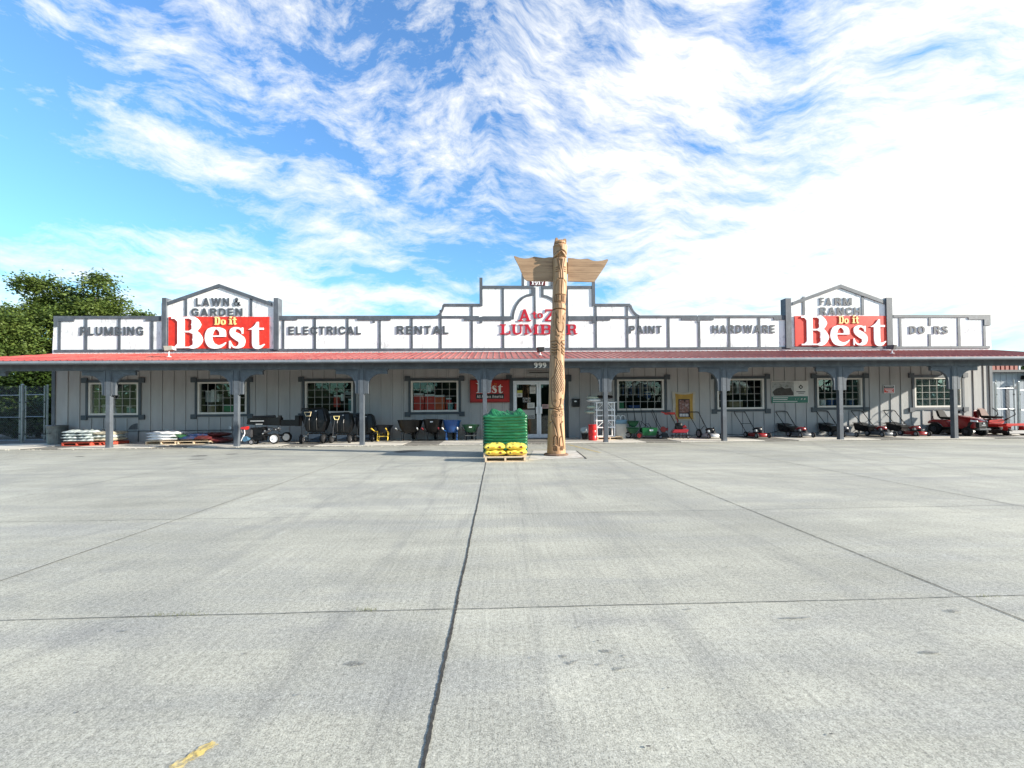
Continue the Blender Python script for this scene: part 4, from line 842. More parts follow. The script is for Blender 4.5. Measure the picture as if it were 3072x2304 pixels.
    seg(b((246,1385),(252,1300),(268,1275),(285,1285),(288,1385)),.009,.03,.6); poly(b((256,1310),(270,1282),(284,1300),(284,1380),(256,1380)),.022); seg(b((300,1290),(305,1400)),.010,.035,.5); seg(b((325,1300),(322,1380),(325,1405)),.010,.03,.8); seg(b((332,1300),(345,1285)),.009,.02,.4)
    for x in (248,262,274,286): seg(b((x,1412),(x+1,1460)),.006,.02,.95)
    seg(b((246,1412),(288,1410)),.006,.02,.9); seg(b((250,1462),(288,1458)),.006,.02,.8)
    for x in (330,343,355,366): seg(b((x,1412),(x,1456)),.006,.02,.95)
    seg(b((328,1410),(366,1410)),.006,.02,.9)
    # knife facets and cracks
    r0=np.random.default_rng(3)
    D+= .003*np.sin(U*31+ZZ*4)*front + .002*np.sin(TH_*14+ZZ*5)
    for k in range(10):
        x=r0.uniform(-.2,.2); z0=r0.uniform(.2,5.2); seg([(x,z0),(x+r0.uniform(-.015,.015),z0+r0.uniform(.25,.7))],.0022,.01,.8)
    RR=RRs[:,None]+D; X=CXs[:,None]+RR*np.cos(TH_); Y=RR*np.sin(TH_)
    V=np.stack([X,Y,ZZ],-1).reshape(-1,3); idx=np.arange(nz*na).reshape(nz,na)
    q=np.stack([idx[:-1,:],np.roll(idx[:-1],-1,1),np.roll(idx[1:],-1,1),idx[1:,:]],-1).reshape(-1,4)
    me=bpy.data.meshes.new('pole'); me.from_pydata(V.tolist(),[],q.tolist()+[tuple(idx[-1].tolist())]); me.materials.append(M_CEDAR)
    me.attributes.new('carve','FLOAT','POINT').data.foreach_set('value',np.clip(C,0,1).reshape(-1).astype(np.float32))
    me.polygons.foreach_set('use_smooth',[True]*len(me.polygons)); o=bpy.data.objects.new('pole',me); col.objects.link(o); o.parent=t
    zt=float(Zs[-1]); cxt=float(CXs[-1]); rt=float(RRs[-1])
    g=MB(); a_=uz(1665,727); b_=uz(1703,718); g.box(cxt-rt*.95,cxt+rt*.97,-rt*.7,rt*.7,zt-.04,zt+.045)
    g.build('crown',M_CEDAR,t,bevel=.012)
    for x0,x1,yt in ((1668.5,1676,706.5),(1692.5,1701.5,709.5)):
        p=uz(x0,yt);q_=uz(x1,720); g=MB(); g.box(p[0],q_[0],-.09,.09,zt+.03,p[1]); g.build('ear',M_CEDAR,t,bevel=.012)
    # wings: plank boards behind the pole
    z5=lambda x,y:(at(1400+x/3.77,660+y/3.77,PYT).x-ox,at(1400+x/3.77,660+y/3.77,PYT).z)
    Lw=[(990,418),(930,418),(880,427),(830,421),(765,411),(735,420),(700,430),(650,432),(600,424),(560,410),(540,403),(536,410),(590,515),(625,600),(650,655),(672,675),(700,684),(850,686),(990,690)]
    Rw=[(1148,425),(1180,428),(1210,430),(1250,438),(1290,440),(1330,437),(1370,433),(1400,445),(1430,457),(1480,462),(1540,455),(1580,442),(1597,440),(1604,452),(1560,530),(1500,620),(1450,695),(1300,692),(1148,688)]
    for W_,side in ((Lw,-1),(Rw,1)):
        root=(1068,0); P=[z5(*p) for p in W_]; cuts=[z5(0,515)[1],z5(0,587)[1]]
        # split horizontally into three planks
        bands=[(9,cuts[0]+.0025),(cuts[0]-.0025,cuts[1]+.0025),(cuts[1]-.0025,-9)]
        def clipz(poly_,zmax,zmin):
            def cl(pl,f,inter):
                out=[]
                for i in range(len(pl)):
                    a1,b1=pl[i-1],pl[i]
                    if f(b1):
                        if not f(a1): out.append(inter(a1,b1))
                        out.append(b1)
                    elif f(a1): out.append(inter(a1,b1))
                return out
            def it(zc): return lambda a1,b1:(a1[0]+(b1[0]-a1[0])*(zc-a1[1])/(b1[1]-a1[1]),zc)
            pl=cl(poly_,lambda p:p[1]<=zmax,it(zmax)) if zmax<8 else poly_
            return cl(pl,lambda p:p[1]>=zmin,it(zmin)) if zmin>-8 else pl
        g=MB(); 
        for zi,(zm1,zm0) in enumerate(bands):
            pl=clipz(P,zm1,zm0)
            if len(pl)>2: g.prism(pl,.02+.002*zi,.075)
        if side<0: g.box(P[0][0]-.02,P[0][0]+.2,.03,.07,z5(0,600)[1],z5(0,470)[1])
        else: g.box(P[0][0]-.2,P[0][0]+.02,.03,.07,z5(0,600)[1],z5(0,470)[1])
        g.build('wing',M_PLANK,t)
    g=MB(); g.lathe([(.33,0),(.33,.035),(.30,.05),(.26,.052)],(cx[0],0,.004),n=30); g.build('base_ring',mat('rust_stained_mortar',(.16,.10,.07),.9,.3,12.,.4,50),t)
totem()
g=MB(); q=[gp(1585,1381),gp(1752,1374),gp(1728,1352),gp(1600,1352)]; g.add([(p.x,p.y,.0065) for p in q],[(0,1,2,3)]); tag(g.build('totem_footing',mat('footing_concrete',(.47,.45,.40),.85,.2,4.,.4,60,stain=(5.,.6,(.26,.19,.14)))),kind='structure')
g=MB(); a=gp(1729,1353);b=gp(1759,1377); vs,fs=wavy((a.x,a.y),(b.x,b.y),.045,.05,.008,.0075,91); g.add(vs,fs); tag(g.build('footing_cut',M_JOINT),kind='structure')
# ---------------------------------------------------------------- pallets, bags, wrapped pile
def pallet_parts(t,L,W,m,h=.13):
    g=MB(); n=7
    for k in range(n):
        y=-W/2+k*(W-.09)/(n-1); g.box(-L/2,L/2,y,y+.09,h-.022,h)
    g.build('deck_boards',m,t,bevel=.003)
    for x in (-L/2,-.045/2,L/2-.045):
        g=MB(); g.box(x,x+.045,-W/2+.002,W/2-.002,.024,h-.023); g.build('stringer',m,t)
    g=MB()
    for y in (-W/2,-.06,W/2-.12): g.box(-L/2,L/2,y,y+.12,.0,.0225)
    g.build('bottom_boards',m,t)
def bag_mb(L,W,Hh,seed,nx=22,ny=14,flap=.05):
    """a filled sack: pillow with pinched ends, sag and creases"""
    r_=np.random.default_rng(seed); ph=r_.uniform(0,6,8); vs=[];fs=[]
    for s_ in (1,-1):
        for i in range(nx+1):
            for j in range(ny+1):
                u=i/nx*2-1; v=j/ny*2-1; e=max(0,(1-abs(u)**3.2))**.5*max(0,(1-abs(v)**2.6))**.5
                z=Hh/2*e*(1+.10*math.sin(3*u+ph[0])*math.sin(2.5*v+ph[1])+.05*math.sin(9*u+ph[2]+3*v))*s_
                x=u*L/2*(1-.03*abs(v)**2*(1-e)); y=v*W/2*(1-.06*(1-abs(u))*math.sin(5*u+ph[3])*.5)
                z+=.020*math.sin(9*u+ph[4]+2*math.sin(4*v+ph[7]))*math.cos(6*v+ph[5])*e*(1 if s_>0 else .3)+(.01*math.sin(14*v+ph[6]) if abs(u)>.93 else 0)
                vs.append((x,y,z+Hh/2))
    o=(nx+1)*(ny+1)
    for b_ in (0,1):
        for i in range(nx):
            for j in range(ny):
                q=[b_*o+i*(ny+1)+j,b_*o+(i+1)*(ny+1)+j,b_*o+(i+1)*(ny+1)+j+1,b_*o+i*(ny+1)+j+1]; fs.append(tuple(q if b_==0 else q[::-1]))
    m=MB(); m.add(vs,fs); return m
M_YBAG=mat('glossy_yellow_film',(.80,.62,.09),.28,.06,5.,.3,20); M_YBAG.node_tree.nodes['Principled BSDF'].inputs['Specular IOR Level'].default_value=.6
M_CLEAR=mat('grey_green_film_bag',(.42,.47,.46),.25,.18,9.,.5,18); M_WBAG=mat('white_film_bag',(.80,.80,.80),.35,.05,5.,.3,20)
M_TBAG=mat('tan_film_bag',(.40,.36,.27),.3,.25,9.,.5,18); M_DBAG=mat('dark_blue_film_bag',(.022,.05,.12),.25,.3,5.,.5,18,stain=(5.,.6,(.16,.06,.05)))
M_RBAG=mat('dark_red_film_bag',(.10,.02,.022),.28,.35,6.,.5,18,stain=(7.,.5,(.22,.13,.10))); M_GBAG=mat('dark_green_film_bag',(.02,.07,.03),.3,.3,6.,.4,18)
pc=gp(1516,1386); pz=pc.y+.30
t=thing('wood_pallet','pale wooden pallet in front of the green wrapped pile','pallet',(pc.x,pz,0)); PL=at(1577,1360,pz-.3).x-at(1454.5,1360,pz-.3).x; pallet_parts(t,PL,.62,M_WOODP)
bl=[(-.235,0,'lower left yellow bag on the pallet before the green pile'),(.27,0,'lower right yellow bag on the pallet before the green pile'),(-.25,1,'upper left yellow bag on the pallet before the green pile'),(.26,1,'upper right yellow bag on the pallet before the green pile')]
M_BRED=mat('brown_printed_picture',(.22,.05,.02),.4,.5,30.); M_BK2=mat('black_print',(.02,.02,.02),.4,.1,5.); M_ORG=mat('orange_print',(.62,.25,.02),.4,.3,30.)
for i,(x,lv,lab) in enumerate(bl):
    tb_=thing('yellow_bag',lab,'bag',(pc.x+x,pz-.02,.132+lv*.132),0,'yellow bags on the front pallet'); bag_mb(.52,.56,.16,50+i).build('sack',M_YBAG,tb_,smooth=True)
    # printing on the face towards the lot
    def patch(name,cx_,cz_,rx,rz,m,sq=False):
        g=MB(); n=16; vs=[(0,0,0)]*0
        pts_=[(cx_+rx*math.cos(2*math.pi*k/n),cz_+rz*math.sin(2*math.pi*k/n)) for k in range(n)] if not sq else [(cx_-rx,cz_-rz),(cx_+rx,cz_-rz),(cx_+rx,cz_+rz),(cx_-rx,cz_+rz)]
        def yy(x_,z_): # bag surface towards -Y at this height
            u=x_/.25; e=abs(z_-.08)/.08; v=1-min(1,(min(.98,e)/max(.05,(1-abs(u)**3.2))**.5))**2
            return -.28*max(0,v)**(1/2.6)-.0035
        g.add([(p[0],yy(*p),p[1]) for p in pts_]+[(cx_,yy(cx_,cz_)-.003,cz_)],[(k,(k+1)%len(pts_),len(pts_)) for k in range(len(pts_))]); g.build(name,m,tb_)
    patch('round_logo',-.15,.085,.018,.022,M_BK2); patch('printed_picture',.12,.088,.032,.026,M_BRED); patch('print_line',-.04,.096,.055,.005,M_ORG,True); patch('print_line',-.05,.076,.045,.008,M_ORG,True)
# the green wrapped pile
def film_green():
    m=bpy.data.materials.new('green_stretch_film'); m.use_nodes=True; N,b=objnode(m); tc=N.new('ShaderNodeTexCoord'); v=tc.outputs['Object']
    c=N.ramp(N.noise(N.scalev(v,2.2,2.2,9),1.,7,.68),[(.32,(.002,.045,.015)),(.55,(.006,.105,.035)),(.72,(.025,.20,.08))])
    N.l.new(c,b.inputs['Base Color']); b.inputs['Roughness'].default_value=.25; b.inputs['Specular IOR Level'].default_value=.55
    bn=N.new('ShaderNodeBump'); bn.inputs['Strength'].default_value=.5; bn.inputs['Distance'].default_value=.02; N.l.new(N.noise(N.scalev(v,3,3,16),1.,6,.7,.5),bn.inputs['Height']); N.l.new(bn.outputs[0],b.inputs['Normal']); return m
M_FILM=film_green()
def wrapped_pile():
    Y0=10.98; a=at(1448.5,1366,Y0); b=at(1584,1366,Y0); W=b.x-a.x; D_=1.15; Hh=at(1500,1246,Y0).z; cx_=(a.x+b.x)/2
    t=thing('wrapped_pallet_load','tall load of bags wrapped in green film standing behind the yellow bags','wrapped load',(cx_,Y0+D_/2,0))
    nz,na=110,240; r_=np.random.default_rng(11); ph=r_.uniform(0,6.28,20); vs=[];fs=[]
    def sup(a_,hw,hd,e=.16):
        c,s_=math.cos(a_),math.sin(a_); return (math.copysign(abs(c)**e,c)*hw,math.copysign(abs(s_)**e,s_)*hd)
    layers=13
    for i in range(nz+1):
        z=.10+(Hh-.10)*i/nz
        for k in range(na):
            a_=2*math.pi*k/na; x,y=sup(a_,W/2,D_/2)
            face=math.sin(a_); 
            off=sum(.25*math.sin(ph[j]+x*(2+j)*1.3+y*(1.5+j)) for j in range(3))
            lay=(z-.1)/(Hh-.1)*layers+off*.34; bul=abs(math.sin(math.pi*lay))**.55
            fr_=.965+.042*bul+.006*math.sin(x*9+ph[3]+z*5)+.005*math.sin(y*11+z*13)
            if z<.18: fr_-=.03*(.18-z)/.08
            zz=z+(.012*math.sin(x*4+ph[5])*i/nz); vs.append((x*fr_,y*(.975+.035*bul+.004*math.sin(x*17+z*7)),zz))
    for i in range(nz):
        for k in range(na): fs.append((i*na+k,i*na+(k+1)%na,(i+1)*na+(k+1)%na,(i+1)*na+k))
    m=MB(); m.add(vs,fs); m.build('wrapped_bags',M_FILM,t,smooth=True)
    # loose film bunched over the top
    n=64; vs=[];fs=[]
    cr=np.random.default_rng(5); pk=[(cr.uniform(-.6,.6),cr.uniform(-.5,.5),cr.uniform(.01,.045),cr.uniform(.05,.12)) for _ in range(34)]+[(-.34,-.40,.11,.09),(-.24,-.33,.09,.12),(-.08,-.36,.05,.16),(.20,-.40,.05,.12),(.36,-.38,.085,.13),(.46,-.3,.05,.12),(.3,0,.04,.2)]
    for i in range(n+1):
        for j in range(n+1):
            u=i/n*2-1; v=j/n*2-1; x=u*W/2*1.0; y=v*D_/2*1.0; e=(1-abs(u)**5)*(1-abs(v)**5)
            z=Hh-.02+.045*e+sum(h_*math.exp(-(((x-a1)/s_)**2+((y-b1)/s_)**2)) for a1,b1,h_,s_ in pk)*(.35+.65*min(1,e*2))
            z+=.016*math.sin(x*31+y*17+3*math.sin(y*9))*math.sin(y*23+x*5); z+=.012*abs(math.sin(x*47+y*29))
            vs.append((x*.995,y*.99,z-.06*(1-min(1,e*3))))
    for i in range(n):
        for j in range(n): fs.append((i*(n+1)+j,(i+1)*(n+1)+j,(i+1)*(n+1)+j+1,i*(n+1)+j+1))
    m=MB(); m.add(vs,fs); m.build('loose_film',M_FILM,t)
    g=MB(); pal=MB()
    for x in (-W/2+.02,-.05,W/2-.12):
        pal.box(x,x+.09,-D_/2+.03,D_/2-.03,.0,.10)
    pal.box(-W/2+.02,W/2-.02,-D_/2+.03,D_/2-.03,.101,.125); pal.build('pallet_base',M_WOODP,t)
wrapped_pile()
# red pallets with bags, left end of the porch
def load(px0,px1,pyb,Y,depth,pm,bm_,layers,nb,label,blabel,grp,h=.12,top=None,seed=0,z0=ZW,bh=.10,cols=None):
    a=at(px0,pyb,Y); b=at(px1,pyb,Y); L=b.x-a.x; t=thing("pallet",label,'pallet',((a.x+b.x)/2,Y+depth/2,z0)); pallet_parts(t,L,depth,pm,h)
    for l in range(layers):
        for k in range(nb):
            w_=L/nb*1.04; x=(a.x+b.x)/2-L/2+L/nb*(k+.5)+.02*math.sin(l*5+k+seed); m_=bm_[(l+k)%len(bm_)] if isinstance(bm_,list) else bm_
            o=bag_mb(w_,depth*1.0,bh*1.35,seed+l*7+k).build('bag',m_,None,loc=(x,Y+depth/2-.02,z0+h+l*bh*.98),rz=.10*math.sin(l*3.7+k*2.3+seed),smooth=True)
            tag(o,blabel(l,k),'bag',grp)
NB=['bottom','second','third','top']
PLX={0:'left',1:'right'}
load(184,271,1336,15.95,.95,M_REDW,M_CLEAR,4,2,'red pallet under the grey bags beside the trash can',lambda l,k:f'grey green film bag, {NB[l]} layer, {PLX[k]} side, on the red pallet beside the trash can','grey bags stacked on the red pallet',seed=1,bh=.105)
load(276,321,1334,16.05,.95,M_REDW,[M_TBAG,M_CLEAR],3,1,'second red pallet, half behind the leftmost large post',lambda l,k:f'tan and grey film bag, {["bottom","middle","top"][l]} layer on the red pallet behind the post','tan bags on the second red pallet',seed=5,bh=.12)
load(436,527,1332,16.15,.8,M_WOODP,M_WBAG,3,1,'pale low pallet carrying the white bags under the left windows',lambda l,k:f'white film bag, {["bottom","middle","top"][l]} of the three on the pale pallet','white bags stacked on a pallet',seed=9,bh=.11)
load(531,628,1331,16.15,.8,M_WOODP,[M_DBAG,M_RBAG],1,2,'pale pallet carrying blue and red printed bags',lambda l,k:['dark blue printed bag on the pale pallet, left one','dark red printed bag on the pale pallet, right one'][k],'dark printed bags on a pallet',seed=15,bh=.13)
for i,(px,pyb,Y,m_,lab,s_) in enumerate(((600,1312,16.6,M_DBAG,'dark blue bag lying on top, nearest the white bags',(.75,.6,.17)),(645,1310,16.7,M_RBAG,'dark red bag lying highest by the wall, near the outlet box',(.9,.6,.17)),(660,1328,16.5,M_RBAG,'dark red bag sagging off the right end of the pallet',(.7,.6,.2)),(533,1316,16.3,M_GBAG,'dark green bag between the white bags and the blue ones',(.4,.5,.15)))):
    p=at(px,pyb,Y); o=bag_mb(*s_,70+i).build('bag',m_,None,loc=(p.x,Y+.1,max(ZW,p.z)),rz=.2*math.sin(i*4),smooth=True); tag(o,lab,'bag','dark printed bags on a pallet' if i<3 else None)
# trash can
def trash_can():
    Y=17.0; a=at(146,1327,Y); b=at(196,1277,Y); t=thing('trash_can','ribbed galvanised trash can beside the left corner of the store','trash can',((a.x+b.x)/2,Y,ZW)); r_=(b.x-a.x)/2; h=b.z-ZW
    g=MB(); n=64; vs=[];fs=[]; zs=[0,.02,.12,.5,.82,.9,.93,1.0]; 
    for zi,z in enumerate(zs):
        for k in range(n):
            a_=2*math.pi*k/n; rr=r_*(.80+.17*z)*(1+(.018*math.cos(a_*28) if .05<z<.88 else 0))+(.012 if z in(.93,1.0) else 0); vs.append((rr*math.cos(a_),rr*math.sin(a_),z*h))
    for i in range(len(zs)-1):
        for k in range(n): fs.append((i*n+k,i*n+(k+1)%n,(i+1)*n+(k+1)%n,(i+1)*n+k))
    g.add(vs,fs); g.build('can',mat('dull_galvanised',(.15,.17,.17),.5,.3,6.,.3,20,metal=.5),t,smooth=True)
    g=MB(); g.lathe([(r_*.99,h),(r_*1.03,h+.012),(r_*.99,h+.024),(r_*.95,h+.02)],n=48); g.build('rim',M_CHR,t)
    g=MB(); g.tube([(-.06,-r_*.93,h*.62),(-.06,-r_*.93-.05,h*.60),(.06,-r_*.93-.05,h*.60),(.06,-r_*.93,h*.62)],.008,6); g.build('handle',M_STEELD,t)
trash_can()
# ---------------------------------------------------------------- things fixed to the wall
def panel(t,name,x0,x1,yt,yb,Y,th,m,bev=0):
    a=at(x0,yb,Y); b=at(x1,yt,Y); g=MB(); g.box(a.x,b.x,Y-th,Y,a.z,b.z); return g.build(name,m,t,bevel=bev)
YB=YW-.028
M_POST1=mat('printed_photo_panel',(.30,.31,.30),.5,.3,5.,stain=(7.,.8,(.06,.06,.05)))
M_TEAL=mat('teal_print',(.03,.14,.10),.5,.08,5.); M_PAPER=mat('printed_paper',(.55,.55,.52),.6,.08,8.); M_PINK=mat('pink_paper',(.50,.30,.28),.6,.08,8.); M_YPAP=mat('yellow_green_paper',(.45,.45,.10),.6,.08,8.)
t=thing('poster_board','wide poster with a photo, a diamond mark and a green strip on the right wall','poster')
panel(t,'backing',2314.5,2424,1142,1209.5,YB,.015,M_PAPER); panel(t,'photo_print',2316.5,2381,1144.5,1187.5,YB-.016,.004,M_POST1); a=at(2316.5,1187.5,YB-.02); b=at(2381,1144.5,YB-.02); wx_=b.x-a.x; hz_=b.z-a.z; g=MB(); g.prism([(a.x+wx_*u,a.z+hz_*v) for u,v in ((.1,.0),(.02,.28),(.18,.50),(.45,.62),(.60,.50),(.85,.55),(.98,.2),(.98,.02))],YB-.022,YB-.0205); g.build('dark_landscape',mat('dark_landscape_print',(.045,.04,.035),.6,.4,9.),t)
panel(t,'green_strip',2315,2423.5,1188.5,1209,YB-.016,.004,M_TEAL)
for k,(a_,b_,y_) in enumerate(((2319,2364,1192),(2319,2362,1197.5),(2319,2392,1203))): panel(t,'text_line',a_,b_,y_,y_+2.6,YB-.0205,.002,M_PAPER)
for x_ in (2386,2394,2405,2414):
    a=at(x_,1197,YB-.02); s_=.03 if x_<2400 else .065; g=MB(); g.prism([(a.x-s_*.5,a.z-s_*.6),(a.x+s_*.5,a.z-s_*.2),(a.x+s_*.45,a.z+s_*.6),(a.x-s_*.35,a.z+s_*.3)],YB-.023,YB-.0205); g.build('leaf_mark',M_PAPER,t)
a=at(2402.5,1161,YB-.02); g=MB(); g.prism([(a.x-.10,a.z),(a.x,a.z-.10),(a.x+.10,a.z),(a.x,a.z+.10)],YB-.02,YB-.0155); g.build('diamond_mark',M_BLK,t)
a=at(2402.5,1161,YB-.02); g=MB(); g.prism([(a.x-.03,a.z-.035),(a.x+.03,a.z-.035),(a.x+.03,a.z+.035),(a.x-.03,a.z+.035)],YB-.023,YB-.0205); g.build('diamond_mark',M_PAPER,t)
panel(t,'text_line',2389,2416,1174,1176.5,YB-.016,.003,M_BLK); panel(t,'text_line',2395,2412,1179,1180.5,YB-.016,.003,M_BLK)
t=thing('notice_sign','small framed notice with black strip over red strip, right of the pair of windows','sign')
panel(t,'backing',2650.6,2682.8,1155.3,1179.6,YB,.012,M_WP); panel(t,'black_strip',2652.3,2681.3,1157,1164.5,YB-.0125,.003,M_BLK); panel(t,'red_strip',2652.3,2681.3,1165.5,1178,YB-.0125,.003,M_RED)
for a_,b_,y_ in ((2655,2679,1159.3),(2655,2679,1168),(2658,2676,1171.2),(2664,2679,1174.4)):
    w_=(b_-a_)/6
    for k in range(6): panel(t,'text_line',a_+k*w_,a_+k*w_+w_*.78,y_,y_+2.2,YB-.016,.002,M_WP)
# wall banner
t=thing('cloth_banner','cream and ochre cloth banner with a cattle picture hung between two windows','banner')
def cloth(name,x0,x1,yt,yb,Y,m,am=.02,seed=1,n=16):
    a=at(x0,yb,Y); b=at(x1,yt,Y); g=MB(); vs=[]
    for i in range(n+1):
        for j in range(n+1):
            u=i/n; v=j/n; dz=-.05*math.sin(u*math.pi)*(1 if v>.5 else -.3)*abs(v-.5)*2
            vs.append((lerp(a.x,b.x,u)+.03*math.sin(v*math.pi)*(.5-u)*1.6,Y-am*(.6+.4*math.sin(u*9+seed)*math.cos(v*7+seed)),lerp(a.z,b.z,v)+dz))
    m_=n+1; fs=[(i*m_+j,(i+1)*m_+j,(i+1)*m_+j+1,i*m_+j+1) for i in range(n) for j in range(n)]
    o=len(vs); vs+=[(x,y+.006,z) for x,y,z in vs]; fs+=[tuple(k+o for k in f[::-1]) for f in fs]
    g.add(vs,fs); return g.build(name,m,t,smooth=True)
cloth('cloth',2017,2086,1174,1263,YB,mat('cream_cloth',(.42,.39,.32),.8,.12,6.),.02)
cloth('ochre_print',2026,2079,1180,1258,YB-.012,mat('ochre_print',(.40,.24,.055),.8,.2,4.),.014)
panel(t,'picture_frame',2036,2069,1197,1252,YB-.032,.003,mat('dark_print',(.05,.03,.03),.7,.3,8.)); panel(t,'picture',2038.5,2066.5,1200,1238,YB-.0355,.002,mat('brown_cattle_print',(.20,.10,.08),.7,.5,10.,stain=(9.,.9,(.45,.42,.42))))
for k in range(6): panel(t,'white_mark',2039.5+k*4.5,2042.3+k*4.5,1241,1249.5,YB-.0355,.002,M_WP)
a=at(2052.5,1201,YB-.036); g=MB(); g.tube([(a.x-.14,YB-.04,a.z+.03),(a.x-.06,YB-.04,a.z+.005),(a.x,YB-.04,a.z),(a.x+.06,YB-.04,a.z+.005),(a.x+.14,YB-.04,a.z+.03)],.008,5); g.tube([(a.x,YB-.04,a.z+.01),(a.x,YB-.04,a.z-.09)],.016,5); g.build('longhorn_mark',M_BLK,t)
# plaque, mail box
t=thing('plaque_sign','narrow grey plaque with dark lettering above the entrance doors','sign'); panel(t,'board',1583,1651,1112.5,1122.5,YB,.02,mat('plaque_grey',(.26,.27,.26),.6,.1,5.)); panel(t,'text_line',1588,1646,1116.2,1119,YB-.021,.002,M_BLK)
t=thing('mail_drop_box','black metal mail drop box on the wall right of the totem pole','mail box'); panel(t,'box',1716,1736.8,1199,1221,YB,.14,M_BLKM,.01); panel(t,'lid',1714.8,1738,1196.5,1200.5,YB,.17,M_BLKM,.008)
a=at(1726.5,1204,YB-.145); g=MB(); g.lathe([(.055,0),(.055,.004)],(0,0,0),'y',20); o=g.build('label',M_WP,t,loc=(a.x,YB-.146,a.z)); o.scale=(1,1,.55)
# papers on the doors
for (nm,x0,x1,yt,yb,m,lab) in (('paper_notice',1551.5,1567,1179,1191.5,M_PAPER,'white paper notice at the left edge of the door glass'),('paper_notice',1551.5,1567,1171,1178.5,M_YPAP,'yellow green sticker on the left door above the white notice'),('paper_notice',1589.5,1607,1159.5,1181,M_PAPER,'cream paper notice high on the left door'),('paper_notice',1592,1606,1150.5,1156.5,M_GREY,'small grey card at the top of the left door glass'),('paper_notice',1582.5,1603.5,1208,1225,M_PAPER,'printed white notice on the left door at handle height'),('paper_notice',1626.5,1645.5,1213,1225.5,M_PINK,'pink paper notice on the right door beside its handle')):
    a=at(x0,yb,YW+.015); b=at(x1,yt,YW+.015); g=MB(); g.box(a.x,b.x,YW+.012,YW+.016,a.z,b.z); o=g.build(nm,m); tag(o,lab,'notice','notices taped on the entrance doors')
    if m in (M_PAPER,M_PINK) and yb-yt>12:
        for k in range(4):
            y_=yt+3+k*(yb-yt-5)/4; q=at(x0+2.5,y_+1.1,YW+.011); q2=at(x1-2.5-(k%2)*3,y_,YW+.011); h_=MB(); h_.box(q.x,q2.x,YW+.0095,YW+.0115,q.z,q2.z); h_.build('text_line',M_DTRIM,o)
t=thing('hours_sign','white lettering of opening hours on the left door glass','sign')
for k,w_ in enumerate(('MON-FRI','SAT 8-5','SUN 9-4')):
    text_px(w_,1568.5,1591,1193+k*5,1196.8+k*5,YW+.018,.002,M_WP,t,merge=True,name='text_line',off=.01)
t=thing('closed_sign','grey CLOSED sign hanging inside the left door, half behind the green pile','sign'); a=at(1566,1256.5,YW+.012); b=at(1604.5,1229,YW+.012); g=MB(); g.box(a.x,b.x,YW+.010,YW+.016,a.z,b.z); g.build('board',mat('grey_sign_board',(.34,.35,.34),.6,.1,6.),t,bevel=.002)
text_px('CLOSED',1568,1602.5,1246,1255,YW+.009,.003,M_BLK,t,merge=True,name='lettering')
# floodlights standing on the porch roof
def flood(px,pyb,pyt,tilt,m,lab,w_=.30):
    Y=15.6; zr=ZE+(Y-YE)*(ZR-ZE)/(YR-YE); a=at(px,(pyb+pyt)/2,Y); t=thing('flood_light',lab,'flood light',(a.x,Y,zr+.02),tilt,'flood lights on the porch roof'); hz=a.z-zr-.02
    g=MB(); g.cyl((0,0,0),(0,0,hz-.06),.022,n=10); g.lathe([(.07,0),(.07,.015),(.03,.03)],n=14); g.build('stem',M_WP,t)
    g=MB(); s_=w_; g.hexa([(-s_/2,-.08,hz-.09),(s_/2,-.08,hz-.09),(s_/2,.16,hz-.04),(-s_/2,.16,hz-.04)],[(-s_/2,-.12,hz+.09),(s_/2,-.12,hz+.09),(s_/2,.14,hz+.10),(-s_/2,.14,hz+.10)]); g.build('housing',m,t,bevel=.012)
    g=MB(); g.hexa([(-s_/2+.02,.165,hz-.03),(s_/2-.02,.165,hz-.03),(s_/2-.02,.17,hz-.03),(-s_/2+.02,.17,hz-.03)],[(-s_/2+.02,.145,hz+.085),(s_/2-.02,.145,hz+.085),(s_/2-.02,.152,hz+.085),(-s_/2+.02,.152,hz+.085)]); g.build('lens',M_ALU,t)
flood(507,1058,1036,R(-75),mat('tan_flood_housing',(.30,.28,.24),.5,.1,5.),'tan flood light on a white stem at the foot of the left red board',.32)
flood(1620,1056.5,1043,R(-80),M_BLK,'black flood light on a white stem, left of the totem pole',.22)
flood(2676,1048.5,1037,R(20),M_STEELD,'dark flood light on a white stem at the foot of the right red board',.20)
# utility pipe and outlet on the left wall
t=thing('wall_pipe','thin dark pipe running low along the left wall behind the pallets','pipe'); a=at(345,1293.5,YW-.06); b=at(700,1293.5,YW-.06); g=MB(); g.cyl((a.x,YW-.055,a.z),(b.x,YW-.055,a.z),.012,n=8); g.build('pipe_run',M_DTRIM,t)
g=MB(); a2=at(414,1293,YW-.06); g.cyl((a2.x,YW-.055,a.z-.012),(a2.x,YW-.055,.06),.012,n=8); g.build('pipe_drop',M_DTRIM,t)
t=thing('outlet_box','small white outlet box low on the wall left of the log splitter','outlet'); panel(t,'box',688,696,1278,1289,YB,.06,M_GREY,.008); panel(t,'cover',689.5,694.5,1280,1286,YB-.0605,.008,M_WP,.002)
g=MB(); a=at(413,1290,YW-.03)
pts_=[(a.x-.38,a.z+.02)]+[(a.x-.36+.36*(1-math.cos(k*math.pi/12)),a.z+.27*math.sin(k*math.pi/12)) for k in range(1,7)]+[(a.x,a.z+.02)]
g.prism(pts_,YW-.0275,YW-.0245); tag(g.build('soot_stain',mat('soot_stain',(.10,.105,.11),.9,.3,8.)),'dark half round stain low on the wall right of the leftmost window','stain')
